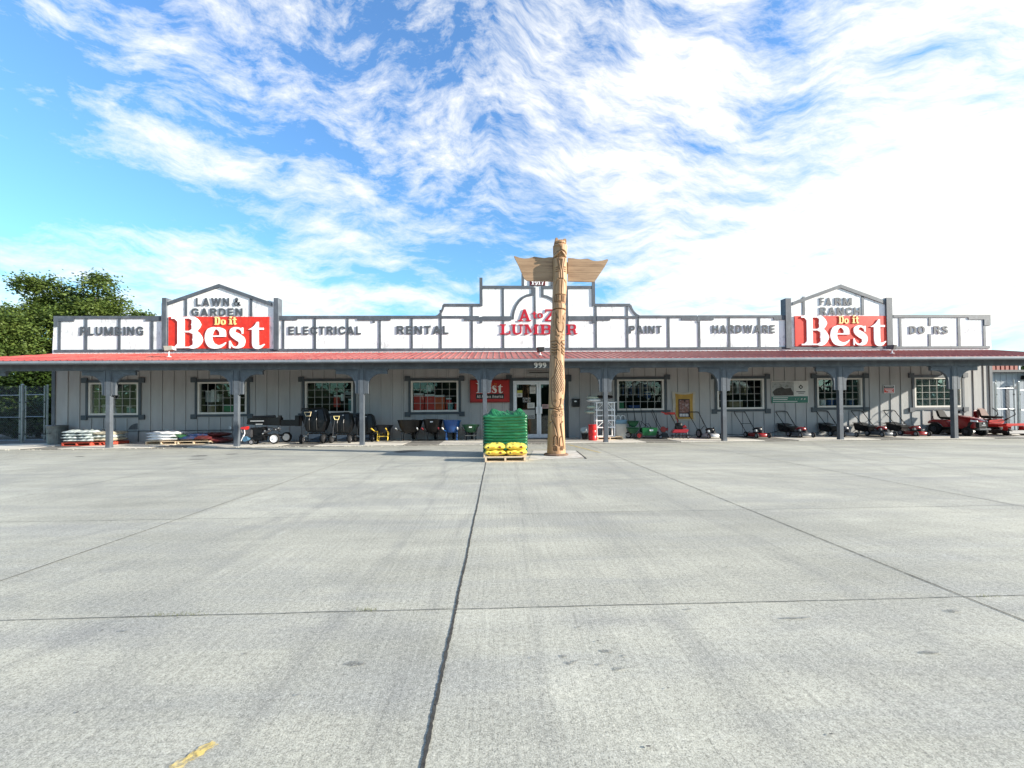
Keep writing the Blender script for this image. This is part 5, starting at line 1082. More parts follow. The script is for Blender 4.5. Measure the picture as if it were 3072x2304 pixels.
# ---------------------------------------------------------------- goods and lighting behind the glass
def goods(i,items,group):
    for (u,w_,z0,h_,m,lab,nm,dy) in items:
        a,b,zb0,zb1=openings[i]; x=lerp(a,b,u); Y=YW+.35+dy
        t=thing(nm,lab,'goods',(x,Y,zb0+z0),.1*math.sin(u*20),group); g=MB(); g.box(-w_/2,w_/2,-.12,.12,0,h_*.86); g.build('body',m,t,bevel=.012)
        g=MB(); g.box(-w_/2+.004,w_/2-.004,-.13,.13,h_*.865,h_); g.build('lid',M_WP if h_>.2 else m,t,bevel=.006)
M_TEALB=mat('aqua_box',(.14,.30,.30),.5,.1,5.); M_GB=mat('green_box',(.03,.22,.10),.5,.1,5.); M_REDB=mat('red_box',(.70,.045,.03),.5,.15,5.); M_KB=mat('kraft_box',(.28,.22,.13),.8,.1,5.); M_BB=mat('blue_box',(.02,.06,.22),.5,.1,5.)
goods(0,[(.22,.24,.08,.36,M_GREY,'grey bucket inside the leftmost window, under the plant','bucket',0),(.40,.18,.08,.2,M_GREY,'small grey box beside the bucket in the leftmost window','carton',0),(.66,.22,.08,.26,M_TEALB,'aqua carton in the leftmost window right of the post','carton',.1),(.78,.14,.08,.18,M_TEALB,'small aqua carton in the leftmost window','carton',0),(.9,.18,.08,.2,M_TEALB,'aqua box at the right corner of the leftmost window','carton',.05),(.86,.30,.66,.40,M_KB,'tan carton hanging high in the leftmost window','carton',.1)],'goods shown in the left windows')
goods(1,[(.1,.26,.5,.46,M_GREY,'large grey carton high at the left of the second window','carton',.1),(.22,.14,.5,.5,M_WP,'tall white carton in the second window','carton',0),(.33,.07,.5,.32,M_WP,'thin white bottle in the second window','bottle',0),(.55,.42,.1,.28,M_GB,'green carton on the sill of the second window','carton',0),(.15,.3,.08,.3,M_KB,'tan carton on the sill of the second window','carton',.1)],'goods shown in the left windows')
goods(2,[(.58,.20,.25,.5,M_REDB,'red machine box standing in the third window','carton',.1),(.93,.3,.08,.5,M_TEALB,'pale green bin at the right of the third window','bin',0),(.85,.35,.75,.14,M_GREY,'white sign bracket hanging in the third window','hanger',.1),(.72,.12,.5,.3,M_WP,'white tool head in the third window','tool',0)],'goods shown in the third window')
goods(3,[(.14,.42,.08,.70,M_REDB,'red stacked crates at the left of the fourth window','crates',0),(.37,.42,.08,.66,M_REDB,'red stacked crates left of centre in the fourth window','crates',.02),(.59,.40,.08,.62,mat('orange_red_box',(.70,.12,.03),.5,.15,5.),'orange red crates in the middle of the fourth window','crates',.05),(.77,.22,.08,.50,M_REDB,'narrow red crates right of centre in the fourth window','crates',.1),(.82,.22,.08,.28,M_TEALB,'pale green carton at the front of the fourth window','carton',-.03),(.95,.16,.08,.3,M_REDB,'small red carton at the right of the fourth window','carton',0),(.35,.25,.86,.25,M_GREY,'grey blister packs hanging in the fourth window','packs',.1)],'red goods in the fourth window')
goods(4,[(.75,.2,.5,.3,M_BB,'blue can on a shelf in the window right of the doors','can',.2),(.4,.5,.08,.14,M_BB,'low blue box on the sill right of the doors','carton',0),(.1,.3,.08,.3,M_GB,'green bag in the window right of the doors','bag',0)]+[(.08+.085*k,.05,.55+.05*(k%3),.55,(M_GREY if k%2 else M_BB),f'{["blue","grey"][k%2]} long tool hanging in the window right of the doors','tool',.5) for k in range(10)],'goods shown right of the doors')
goods(5,[(.15+.16*k,.10,.6+.08*(k%2),.5,M_GREY if k%2 else M_KB,['tan tall box in the sixth window','grey tall box in the sixth window'][k%2],'carton',.4) for k in range(5)]+[(.5,.6,.08,.3,M_KB,'wide tan carton on the sill of the sixth window','carton',.1)],'goods shown in the sixth window')
goods(6,[(.12,.2,.08,.22,M_GREY,'grey bucket in the seventh window','bucket',0),(.25,.2,.08,.24,M_WP,'white bucket in the seventh window','bucket',0),(.4,.28,.08,.3,M_BB,'blue tub left of centre in the seventh window','tub',0),(.6,.28,.08,.32,M_BB,'blue tub right of centre in the seventh window','tub',0),(.88,.2,.08,.26,M_BB,'dark blue tub at the right of the seventh window','tub',0)],'goods shown in the seventh window')
for i in (4,5):
    pass
# ---------------------------------------------------------------- garden machines
def wheel(t,name,x,y,z,r,w_,rimm,side=-1,n=24,rr=.55):
    """tyre with its axle along y, rim disc on both sides"""
    o=w_/2; prof=[(r*.62,-o*.8),(r*.80,-o),(r*.94,-o*.92),(r,-o*.55),(r,o*.55),(r*.94,o*.92),(r*.80,o),(r*.62,o*.8)]
    g=MB(); g.lathe(prof,(0,0,0),'y',n); ty=g.build(name,M_RUB,t,loc=(x,y,z),smooth=True)
    g=MB(); g.lathe([(r*rr*1.12,-o*.84),(r*rr*1.12,-o*.99),(r*rr,-o*.98),(r*rr*.85,-o*.72),(r*.22,-o*.76),(r*.2,-o*1.15),(.001,-o*1.16)],(0,0,0),'y',n); g.lathe([(r*rr*1.12,o*.84),(r*rr*1.12,o*.99),(r*rr,o*.98),(r*rr*.85,o*.72),(r*.22,o*.76),(r*.2,o*1.15),(.001,o*1.16)],(0,0,0),'y',n)
    g.build('rim',rimm,ty,smooth=True)
    return ty
def mower(label,loc,rz,deckm,engm,bag=False,bigrear=False,front='deck'):
    t=thing('push_mower',label,'lawn mower',loc,rz,'walk behind mowers lined up on the right walk')
    rr=.175 if bigrear else .115
    for y in (-.26,.26):
        wheel(t,'wheel',.36,y,.10,.10,.05,M_RIMG); wheel(t,'wheel',-.28,y,rr,rr,.055,M_RIMG)
    # deck: low rounded housing
    n=28; g=MB(); vs=[];prof=[(1.0,.055),(1.03,.10),(1.0,.15),(.88,.185),(.55,.20),(.001,.205)]
    for s_,z in prof:
        for k in range(n):
            a=2*math.pi*k/n; c,q=math.cos(a),math.sin(a); vs.append((.04+.38*s_*math.copysign(abs(c)**.6,c),.235*s_*math.copysign(abs(q)**.6,q),z))
    g.add(vs,[(i*n+k,i*n+(k+1)%n,(i+1)*n+(k+1)%n,(i+1)*n+k) for i in range(len(prof)-1) for k in range(n)]); g.build('deck',deckm,t,smooth=True)
    # engine: block, cowl, filter, muffler, cap
    g=MB(); g.box(-.06,.22,-.13,.13,.20,.27); g.cyl((.22,.02,.24),(.33,.02,.24),.055,n=10); g.build('engine_block',M_STEELD,t,bevel=.01)
    g=MB(); g.lathe([(.15,.27),(.165,.30),(.165,.345),(.13,.39),(.06,.405),(.001,.408)],(.07,0,0),n=22); g.box(-.10,.0,-.10,.10,.28,.36); g.build('engine_cowl',engm,t,smooth=True)
    g=MB(); g.box(.12,.22,-.19,-.12,.24,.33); g.cyl((-.03,-.17,.26),(-.03,-.11,.26),.04,n=10); g.build('air_filter',M_GREY if engm!=M_REDP else M_CHR,t,bevel=.012)
    g=MB(); g.cyl((.16,.08,.39),(.16,.08,.425),.028,n=10); g.build('fuel_cap',M_BLK,t)
    # handle
    hz=1.02; g=MB()
    for y in (-.22,.22):
        g.tube([(-.30,y,.17),(-.52,y,.42),(-.92,y*1.08,.86)],.0125,8)
    g.tube([(-.90,-.24,.84),(-1.02,-.245,.985),(-1.06,-.21,hz),(-1.065,0,hz+.005),(-1.06,.21,hz),(-1.02,.245,.985),(-.90,.24,.84)],.014,8)
    g.build('handle',M_BLKM,t,smooth=True)
    g=MB(); g.tube([(-.985,-.21,.95),(-1.01,-.17,.985),(-1.015,0,.99),(-1.01,.17,.985),(-.985,.21,.95)],.006,6); g.build('brake_bar',M_BLK,t)
    g=MB(); g.tube([(-.86,.235,.80),(-.55,.20,.40),(-.2,.12,.30),(0,.08,.30)],.006,5); g.build('control_cable',M_BLK,t)
    if front=='bar':
        g=MB(); g.tube([(-.62,-.22,.53),(-.62,.22,.53)],.012,6); g.build('cross_bar',M_BLKM,t)
    if bag:
        g=MB(); g.hexa([(-.92,-.23,.20),(-.34,-.21,.13),(-.34,.21,.13),(-.92,.23,.20)],[(-.98,-.25,.50),(-.30,-.22,.36),(-.30,.22,.36),(-.98,.25,.50)]); g.build('grass_bag',M_BLK,t,bevel=.03,smooth=True)
        g=MB(); g.tube([(-.98,-.245,.505),(-.31,-.215,.37),(-.31,.215,.37),(-.98,.245,.505),(-.98,-.245,.505)],.010,6); g.build('bag_frame',M_BLKM,t)
        g=MB(); g.box(-.52,-.38,-.05,.06,.425,.44); g.build('bag_label',M_GREY,t)
    return t
M_GDECK=mat('charcoal_deck',(.11,.115,.12),.4,.15,6.)
MW=[(2287,-86,M_REDP,M_BLK,False,'bar','push mower with bare red deck and no bag, between the banner and the poster'),
    (2420,-88,M_GDECK,M_REDP,True,'','bagged mower with red engine below the wide poster'),
    (2550,-90,M_GDECK,M_STEELD,True,'','bagged mower with dark engine, partly behind the post at the paired windows'),
    (2665,-88,M_GDECK,M_REDP,True,'','bagged mower with red engine below the small black and red notice'),
    (2768,-90,M_REDP,M_REDP,True,'','bagged mower with red deck standing just left of the lawn tractor')]
for (px,rz,dm,em,bg_,fr_,lab) in MW:
    p=at(px,1308,16.02); mower(lab,(p.x,16.38,ZW),R(rz),dm,em,bg_,False,fr_)
p=at(2142,1313,16.0); mower('string trimmer mower with big wheels and silver guard right of the cloth banner',(p.x,16.36,ZW),R(-82),mat('silver_guard',(.50,.50,.50),.3,.1,5.,metal=.3),M_BLK,False,True)
# security cable threaded along the mowers
Yc=16.85; t=thing('security_cable','long black security cable looped between the machines on the right walk','cable')
for pts_ in (((2053,1305.5),(2075,1306),(2090,1304),(2100,1292),(2112,1278)),((2183,1303),(2215,1305),(2235,1302),(2250,1294)),((2310,1299),(2330,1294),(2353,1282)),((2440,1300),(2455,1297),(2470,1284),(2478,1277)),((2545,1276),(2570,1273),(2590,1268)),((2632,1268),(2655,1270),(2685,1266))):
    g=MB(); g.tube([tuple(at(x,y,Yc)) for x,y in pts_],.013,6); g.build('cable_length',M_BLK,t,smooth=True)
# lawn tractor
def tractor():
    t=thing('lawn_tractor','red lawn tractor with black seat and black grille, half behind the rightmost post','lawn tractor',(at(2921,1300,15.95).x,16.58,ZW),R(-88)); t.scale=(.92,.92,.92)
    for y in (-.36,.36):
        wheel(t,'wheel',-.55,y,.25,.25,.20,M_STEELD,rr=.42); wheel(t,'wheel',.70,y*.95,.19,.19,.14,M_STEELD,rr=.36)
    g=MB(); g.prism([(-.86,.50),(-.82,.60),(-.62,.68),(-.15,.68),(0,.5),(.05,.36),(-.22,.36),(-.30,.48),(-.42,.55),(-.66,.55),(-.80,.48)],-.40,.40); g.build('fender',M_REDP,t,bevel=.02,smooth=True)
    g=MB(); g.box(-.35,.25,-.32,.32,.28,.36); g.box(-.80,.80,-.15,.15,.25,.34); g.build('chassis',M_BLK,t,bevel=.01)
    n=12; g=MB(); # hood, rising towards the dash
    vs=[];st=[(.05,.30,.86,.30),(.25,.30,.86,.30),(.60,.29,.80,.32),(.90,.26,.72,.34),(1.0,.20,.64,.38)]
    for x,w_,zt,zb2 in st:
        for k in range(n+1):
            a=math.pi*k/n; y=w_*math.copysign(abs(math.cos(a))**.45,math.cos(a)); vs.append((x,y,zb2+(zt-zb2)*abs(math.sin(a))**.45))
    m_=n+1; g.add(vs,[(i*m_+k,i*m_+k+1,(i+1)*m_+k+1,(i+1)*m_+k) for i in range(len(st)-1) for k in range(n)]+[tuple(range(m_)),tuple((len(st)-1)*m_+k for k in range(m_-1,-1,-1))]); g.build('hood',M_REDP,t,smooth=True)
    g=MB(); g.hexa([(.60,-.305,.33),(1.035,-.22,.36),(1.035,.22,.36),(.60,.305,.33)],[(.72,-.297,.60),(1.03,-.215,.60),(1.03,.215,.60),(.72,.297,.60)]); g.build('grille',M_BLK,t,bevel=.02)
    for y in (-.225,.225):
        g=MB(); g.hexa([(.78,y*1.25-.02,.615),(1.01,y-.02,.60),(1.01,y+.02,.60),(.78,y*1.25+.02,.615)],[(.78,y*1.2-.02,.69),(.98,y*.95-.02,.66),(.98,y*.95+.02,.66),(.78,y*1.2+.02,.69)]); g.build('headlight',M_WP,t,bevel=.008)
    g=MB(); g.box(1.032,1.042,-.10,.10,.46,.485); g.lathe([(.035,1.04),(.035,1.05)],(0,0,.545),'x',14); g.build('badge',M_GREY,t)
    g=MB(); g.box(.98,1.10,-.27,.27,.26,.34); g.build('bumper',M_GDECK,t,bevel=.02)
    g=MB(); g.hexa([(-.25,-.50,.10),(.45,-.50,.10),(.45,.45,.10),(-.25,.45,.10)],[(-.20,-.44,.24),(.40,-.44,.24),(.40,.40,.24),(-.20,.40,.24)]); g.build('mower_deck',M_BLK,t,bevel=.03)
    g=MB(); g.hexa([(-.52,-.22,.70),(-.08,-.22,.68),(-.08,.22,.68),(-.52,.22,.70)],[(-.55,-.24,.80),(-.05,-.23,.76),(-.05,.23,.76),(-.55,.24,.80)]); g.hexa([(-.60,-.20,.76),(-.47,-.22,.76),(-.47,.22,.76),(-.60,.20,.76)],[(-.72,-.17,1.09),(-.62,-.18,1.10),(-.62,.18,1.10),(-.72,.17,1.09)]); g.build('seat',M_SEAT,t,bevel=.035,smooth=True)
    g=MB(); g.lathe([(.16,-.012),(.175,0),(.16,.012),(.145,0)],(0,0,0),n=26); g.box(-.15,.15,-.02,.02,-.01,.01); o=g.build('steering_wheel',M_BLK,t,loc=(.0,0,.98)); o.rotation_euler=(0,R(-35),0)
    g=MB(); g.cyl((.12,0,.80),(.01,0,.97),.03,n=10); g.box(.03,.16,-.2,.2,.80,.87); g.build('dash',M_BLK,t,bevel=.01)
    g=MB(); g.tube([(-.62,-.30,.62),(-.68,-.32,.78)],.012,6); g.sph((-.685,-.32,.80),.03,8,6); g.build('lever',M_BLK,t)
tractor()
def zero_turn():
    t=thing('zero_turn_mower','bright red zero turn mower with brown backed seat at the far right','riding mower',(at(3041,1300,15.95).x,16.52,ZW),R(-86)); t.scale=(.95,.95,.95)
    X=t.location.x
    for y in (-.42,.42): wheel(t,'wheel',-.35,y,.24,.24,.20,M_BLK)
    for y in (-.38,.38):
        wheel(t,'caster_wheel',.62,y,.16,.16,.12,M_BLK); g=MB(); g.box(.54,.70,y-.09,y-.07,.16,.36); g.box(.54,.70,y+.07,y+.09,.16,.36); g.box(.54,.70,y-.09,y+.09,.361,.39); g.build('caster_fork',M_REDP2,t,bevel=.006)
    g=MB(); g.box(-.65,.30,-.34,.34,.34,.46); g.build('frame',M_REDP2,t,bevel=.015)
    for y in (-.34,.30): 
        g=MB(); g.hexa([(.30,y,.38),(.62,y,.42),(.62,y+.05,.42),(.30,y+.05,.38)],[(.30,y,.45),(.62,y,.49),(.62,y+.05,.49),(.30,y+.05,.45)]); g.build('front_rail',M_REDP2,t,bevel=.006)
    g=MB(); g.box(.56,.67,-.48,.48,.40,.50); g.build('front_bar',M_REDP2,t,bevel=.01)
    g=MB(); g.box(.26,.31,-.34,.34,.37,.46); g.build('cross_member',M_REDP2,t,bevel=.006)
    g=MB(); g.box(-.55,.02,-.40,.40,.461,.66); g.build('engine_cover',M_REDP2,t,bevel=.04,smooth=True)
    g=MB(); g.hexa([(-.42,-.24,.70),(.10,-.24,.68),(.10,.24,.68),(-.42,.24,.70)],[(-.45,-.26,.80),(.14,-.25,.78),(.14,.25,.78),(-.45,.26,.80)]); g.build('seat_cushion',M_SEAT,t,bevel=.04,smooth=True)
    g=MB(); g.hexa([(-.50,-.22,.74),(-.36,-.24,.76),(-.36,.24,.76),(-.50,.22,.74)],[(-.62,-.17,1.12),(-.50,-.19,1.13),(-.50,.19,1.13),(-.62,.17,1.12)]); g.build('seat_back',M_BROWN,t,bevel=.05,smooth=True)
    g=MB(); g.hexa([(-.72,-.20,.64),(-.56,-.22,.64),(-.56,.22,.64),(-.72,.20,.64)],[(-.74,-.14,1.02),(-.66,-.15,1.05),(-.66,.15,1.05),(-.74,.14,1.02)]); g.build('engine',M_REDP,t,bevel=.05,smooth=True)
    for y in (-.42,.42):
        g=MB(); g.tube([(-.02,y,.60),(.10,y,.68),(.36,y,.86),(.34,y*.98,.98),(.12,y*.8,1.14)],.016,8); g.build('steering_lever',M_BLK,t,smooth=True); g=MB(); g.tube([(-.02,y,.60),(.14,y,.70)],.032,8); g.build('lever_boot',M_BLK,t)
    g=MB(); g.hexa([(-.2,-.60,.08),(.85,-.60,.08),(.85,.60,.08),(-.2,.60,.08)],[(-.15,-.52,.22),(.75,-.52,.22),(.75,.52,.22),(-.15,.52,.22)]); g.build('mower_deck',M_BLK,t,bevel=.03)
zero_turn()

# ---------------------------------------------------------------- left half of the walk
def log_splitter():
    Y=15.95; ox=at(790,1330,Y).x; t=thing('log_splitter','black log splitter with long beam and white rimmed wheels beside the second post','log splitter',(ox,Y,ZW)); X=lambda px: at(px,1300,Y).x-ox; Z=lambda py: at(800,py,Y).z-ZW
    g=MB(); g.hexa([(X(743),-.09,Z(1273)),(X(845),-.13,Z(1277)),(X(845),.13,Z(1277)),(X(743),.09,Z(1273))],[(X(746),-.09,Z(1254)),(X(845),-.13,Z(1252)),(X(845),.13,Z(1252)),(X(746),.09,Z(1254))]); g.build('cylinder_housing',M_BLKM,t,bevel=.02)
    g=MB(); g.cyl((X(760),-.02,Z(1252)),(X(826),-.02,Z(1250)),.055,n=14); g.build('hydraulic_cylinder',M_BLKM,t,smooth=True)
    g=MB(); g.box(X(846),X(900),-.08,.08,Z(1276),Z(1260)); g.box(X(846),X(900),-.11,.11,Z(1278),Z(1276)); g.build('beam',M_BLKM,t,bevel=.006)
    g=MB(); g.hexa([(X(835),-.10,Z(1261)),(X(845),-.03,Z(1261)),(X(845),.03,Z(1261)),(X(835),.10,Z(1261))],[(X(838),-.08,Z(1246)),(X(845),-.03,Z(1247)),(X(845),.03,Z(1247)),(X(838),.08,Z(1246))]); g.build('wedge',M_BLKM,t)
    g=MB(); g.box(X(890),X(902),-.14,.14,Z(1279),Z(1247)); g.build('foot_plate',M_BLKM,t,bevel=.008)
    g=MB(); g.box(X(758),X(797),-.18,.16,Z(1322),Z(1282)); g.build('engine',M_BLK,t,bevel=.025)
    g=MB(); g.cyl((X(800),-.22,Z(1297)),(X(822),-.22,Z(1290)),.05,n=12); g.cyl((X(826),-.15,Z(1288)),(X(846),-.15,Z(1286)),.05,n=12); g.build('muffler',M_STEELD,t)
    for i,(px,py) in enumerate(((806,1292),(818,1287),(838,1288),(800,1300),(846,1284))):
        g=MB(); g.sph((X(px),-.27,Z(py)),.028,8,6); g.build('fitting',M_CHR,t,smooth=True)
    g=MB(); g.tube([(X(780),-.15,Z(1285)),(X(800),-.24,Z(1280)),(X(830),-.25,Z(1283)),(X(850),-.2,Z(1296))],.014,6); g.tube([(X(760),-.15,Z(1300)),(X(790),-.24,Z(1306)),(X(815),-.22,Z(1304))],.014,6); g.build('hose',M_RUB,t,smooth=True)
    for y in (-.28,.62): wheel(t,'wheel',X(835),y,Z(1314.8),.192,.10,M_RIMW,rr=.62)
    g=MB(); g.cyl((X(835),-.22,Z(1314.8)),(X(835),.24,Z(1314.8)),.02,n=8); g.box(X(775),X(850),-.05,.05,Z(1308),Z(1303)); g.build('axle',M_BLKM,t)
    g=MB(); g.cyl((X(765),0,0),(X(765),0,Z(1305)),.022,n=8); g.box(X(765)-.07,X(765)+.07,-.07,.07,0,.012); g.build('jack_stand',M_BLKM,t)
    for a_,b_,py in ((757,797,1262.5),(773,793,1272)):
        g=MB(); g.box(X(a_),X(b_),-.134 if py<1265 else -.131,-.124,Z(py+1.1),Z(py-1.1)); g.build('stripe_lettering',M_GREY,t)
log_splitter()
def washer():
    Y=15.75; ox=at(735,1328,Y).x; t=thing('pressure_washer','small machine with red top and blue drum right of the second post','pressure washer',(ox,Y,ZW)); X=lambda px: at(px,1300,Y).x-ox; Z=lambda py: at(735,py,Y).z-ZW
    g=MB(); g.hexa([(X(724),-.12,Z(1287)),(X(741),-.12,Z(1290)),(X(741),.12,Z(1290)),(X(724),.12,Z(1287))],[(X(726),-.1,Z(1281)),(X(745),-.1,Z(1279)),(X(745),.1,Z(1279)),(X(726),.1,Z(1281))]); g.build('red_cover',M_REDP2,t,bevel=.02,smooth=True)
    g=MB(); g.cyl((X(742),-.16,Z(1316)),(X(742),.10,Z(1316)),.095,n=18); g.build('blue_drum',mat('steel_blue_drum',(.06,.14,.22),.35,.1,6.),t,smooth=True)
    g=MB(); g.tube([(X(738),-.1,Z(1290)),(X(741),-.14,Z(1300)),(X(738),-.16,Z(1310))],.016,6); g.tube([(X(731),-.16,Z(1322)),(X(737),-.18,Z(1310))],.012,6); g.build('white_wand',M_WP,t,smooth=True)
    g=MB(); g.box(X(738),X(757),-.08,.12,Z(1312),Z(1289)); g.build('pump',M_STEELD,t,bevel=.02)
    for y in (-.14,.14): wheel(t,'wheel',X(761),y,.10,.10,.06,M_RIMG)
    g=MB(); g.tube([(X(728),-.1,Z(1287)),(X(738),-.1,Z(1322)),(X(764),-.1,Z(1322))],.012,6); g.tube([(X(728),.1,Z(1287)),(X(738),.1,Z(1322)),(X(764),.1,Z(1322))],.012,6); g.build('frame',M_BLKM,t)
washer()
def dump_cart(px,tilt,sc_,label,gripm,Y=16.2,grip=True,rz=0):
    p=at(px,1325,Y); t=thing('dump_cart',label,'yard cart',(p.x,Y,ZW),rz,'black poly yard carts with tipped up tubs'); t.scale=(sc_,sc_,sc_)
    # tub tipped on end: open mouth faces the wall, underside shows
    g=MB(); L=.98
    bot=[(-.30,-.10,.40),(.34,-.10,.40),(.36,.22,.42),(-.32,.22,.42)]; mid=[(-.44,-.16,.88),(.46,-.14,.84),(.46,.34,.84),(-.44,.34,.88)]; top=[(-.46,-.06,1.26),(.34,-.06,1.30),(.34,.36,1.30),(-.46,.36,1.26)]
    g.add(bot+mid+top,[(0,3,2,1)]+[(i,(i+1)%4,4+(i+1)%4,4+i) for i in range(4)]+[(4+i,4+(i+1)%4,8+(i+1)%4,8+i) for i in range(4)]+[(8,9,10,11)]); o=g.build('tub',M_BLK,t,bevel=.05,smooth=True)
    g=MB(); g.tube([(-.47,-.09,1.20),(-.46,-.09,1.29),(.33,-.09,1.32),(.42,-.12,1.05),(.50,-.18,.83)],.022,8); g.build('tub_rim',M_BLKM,t,smooth=True)
    for x in (-.15,.12): 
        g=MB(); g.tube([(x,-.16,.50),(x,-.20,.86),(x*.9,-.10,1.2)],.018,6); g.build('rib',M_BLK,t)
    for y in (-.30,.42):
        for x in (-.36,.42): wheel(t,'wheel',x,y,.165,.165,.10,M_STEELD).rotation_euler=(0,0,R(90))
    g=MB(); g.tube([(-.34,-.30,.17),(-.2,-.1,.36),(.3,-.1,.36),(.40,-.30,.17)],.018,6); g.tube([(-.34,.42,.17),(-.2,.1,.36),(.3,.1,.36),(.40,.42,.17)],.018,6); g.cyl((-.36,-.30,.165),(.42,-.30,.165),.014,n=8); g.cyl((-.36,.42,.165),(.42,.42,.165),.014,n=8); g.build('undercarriage',M_BLKM,t)
    g=MB(); g.box(-.16,.26,-.22,-.17,.05,.34); g.build('carton',mat('navy_carton',(.03,.045,.065),.6,.15,4.),t,bevel=.006)
    g=MB(); g.tube([(-.28,-.36,.28),(-.24,-.40,.62),(-.17,-.40,1.02)],.016,8); g.build('pull_bar',M_STEELD,t,smooth=True)
    g=MB(); g.tube([(-.17,-.40,1.02),(-.23,-.40,1.16),(.02,-.40,1.16),(-.02,-.40,1.02),(-.17,-.40,1.02)],.019,8); g.build('grip',gripm,t,smooth=True)
    g=MB(); g.tube([(-.33,-.30,.22),(-.28,-.38,.29),(-.15,-.36,.27)],.022,6); g.build('hitch',M_CHR,t)
    g=MB(); g.box(.03,.11,-.105,-.098,1.185,1.215); g.build('label',M_WP,t)
    return t
dump_cart(946,0,1.0,'tallest black poly dump cart with tan grip, right of the log splitter',M_TAN)
dump_cart(1027,0,.86,'shorter black dump cart with yellow grip, beside the third post',mat('pale_yellow_grip',(.72,.60,.26),.5,.1,6.))
dump_cart(1096,0,.80,'black cart half hidden behind the third post',M_BLK,Y=16.7)
def barrow(px,w_,h_,traym,legm,gripm,label,Y=16.6,poly=False,sticker=None,cross=None,brace=None,wheelx=0):
    p=at(px,1318,Y); t=thing('wheelbarrow',label,'wheelbarrow',(p.x,Y,ZW),0,'wheelbarrows and carts parked against the wall')
    # tray: oval flared bowl, open on top
    n=36; prof=[(.0,.30),(.50,.31),(.62,.36),(.80,.50),(1.0,h_),(1.035,h_+.006),(1.03,h_-.015),(.97,h_-.012),(.78,.51),(.60,.375),(.0,.335)]
    g=MB(); vs=[]
    for s_,z in prof:
        for k in range(n):
            a=2*math.pi*k/n; c,q=math.cos(a),math.sin(a); vs.append((w_/2*s_*math.copysign(abs(c)**.75,c),.42*s_*math.copysign(abs(q)**.8,q)+.05,z-.03*q*s_))
    g.add(vs,[(i*n+k,i*n+(k+1)%n,(i+1)*n+(k+1)%n,(i+1)*n+k) for i in range(len(prof)-1) for k in range(n)]); g.build('tray',traym,t,smooth=True)
    for x in (-1,1):
        g=MB(); g.tube([(x*.08,.62,.22),(x*w_*.22,.1,.33),(x*w_*.36,-.40,.42),(x*w_*.40,-.62,.50)],.018,8); g.build('handle',legm,t,smooth=True)
        g=MB(); g.tube([(x*w_*.385,-.54,.47),(x*w_*.405,-.70,.53)],.024,8); g.build('grip',gripm,t)
        g=MB(); g.tube([(x*w_*.30,-.12,.36),(x*w_*.30,-.20,.03),(x*w_*.26,-.10,.02),(x*w_*.27,.12,.33)],.016,8); g.build('leg',legm,t,smooth=True)
    wheel(t,'wheel',0,0,0,.19,.09,M_RIMG).location=(wheelx,.66,.19); t.children[-1].rotation_euler=(0,0,R(90))
    if cross: g=MB(); g.tube([(-w_*.30,-.20,.20),(w_*.30,-.20,.20)],.014,6); g.build('cross_bar',cross,t)
    if sticker: g=MB(); g.box(-.05,.06,-.375-.01,-.37,h_-.09,h_-.05); g.build('sticker',sticker,t)
    return t
barrow(1151,.66,.62,M_BLUE if False else mat('navy_tray',(.008,.012,.022),.4,.2,6.),M_YEL,M_YEL,'low black wheelbarrow with yellow frame, left end of the row',cross=M_YEL)
barrow(1231,.98,.80,M_BLK,M_BLKM,M_GREY,'big black wheelbarrow with pale grips below the window left edge')
barrow(1299,.76,.82,M_BLK,M_BLKM,mat('maroon_grip',(.20,.02,.03),.5,.1,6.),'black wheelbarrow with maroon grips and a white sticker',sticker=M_WP)
barrow(1356,.70,.78,M_BLUE,M_BLUE,M_WP,'blue wheelbarrow with pale grips')
t=barrow(1413,.70,.60,M_GRN,M_BLKM,M_BLK,'green yard cart with white sticker left of the green pile',sticker=M_WP,cross=M_CHR)
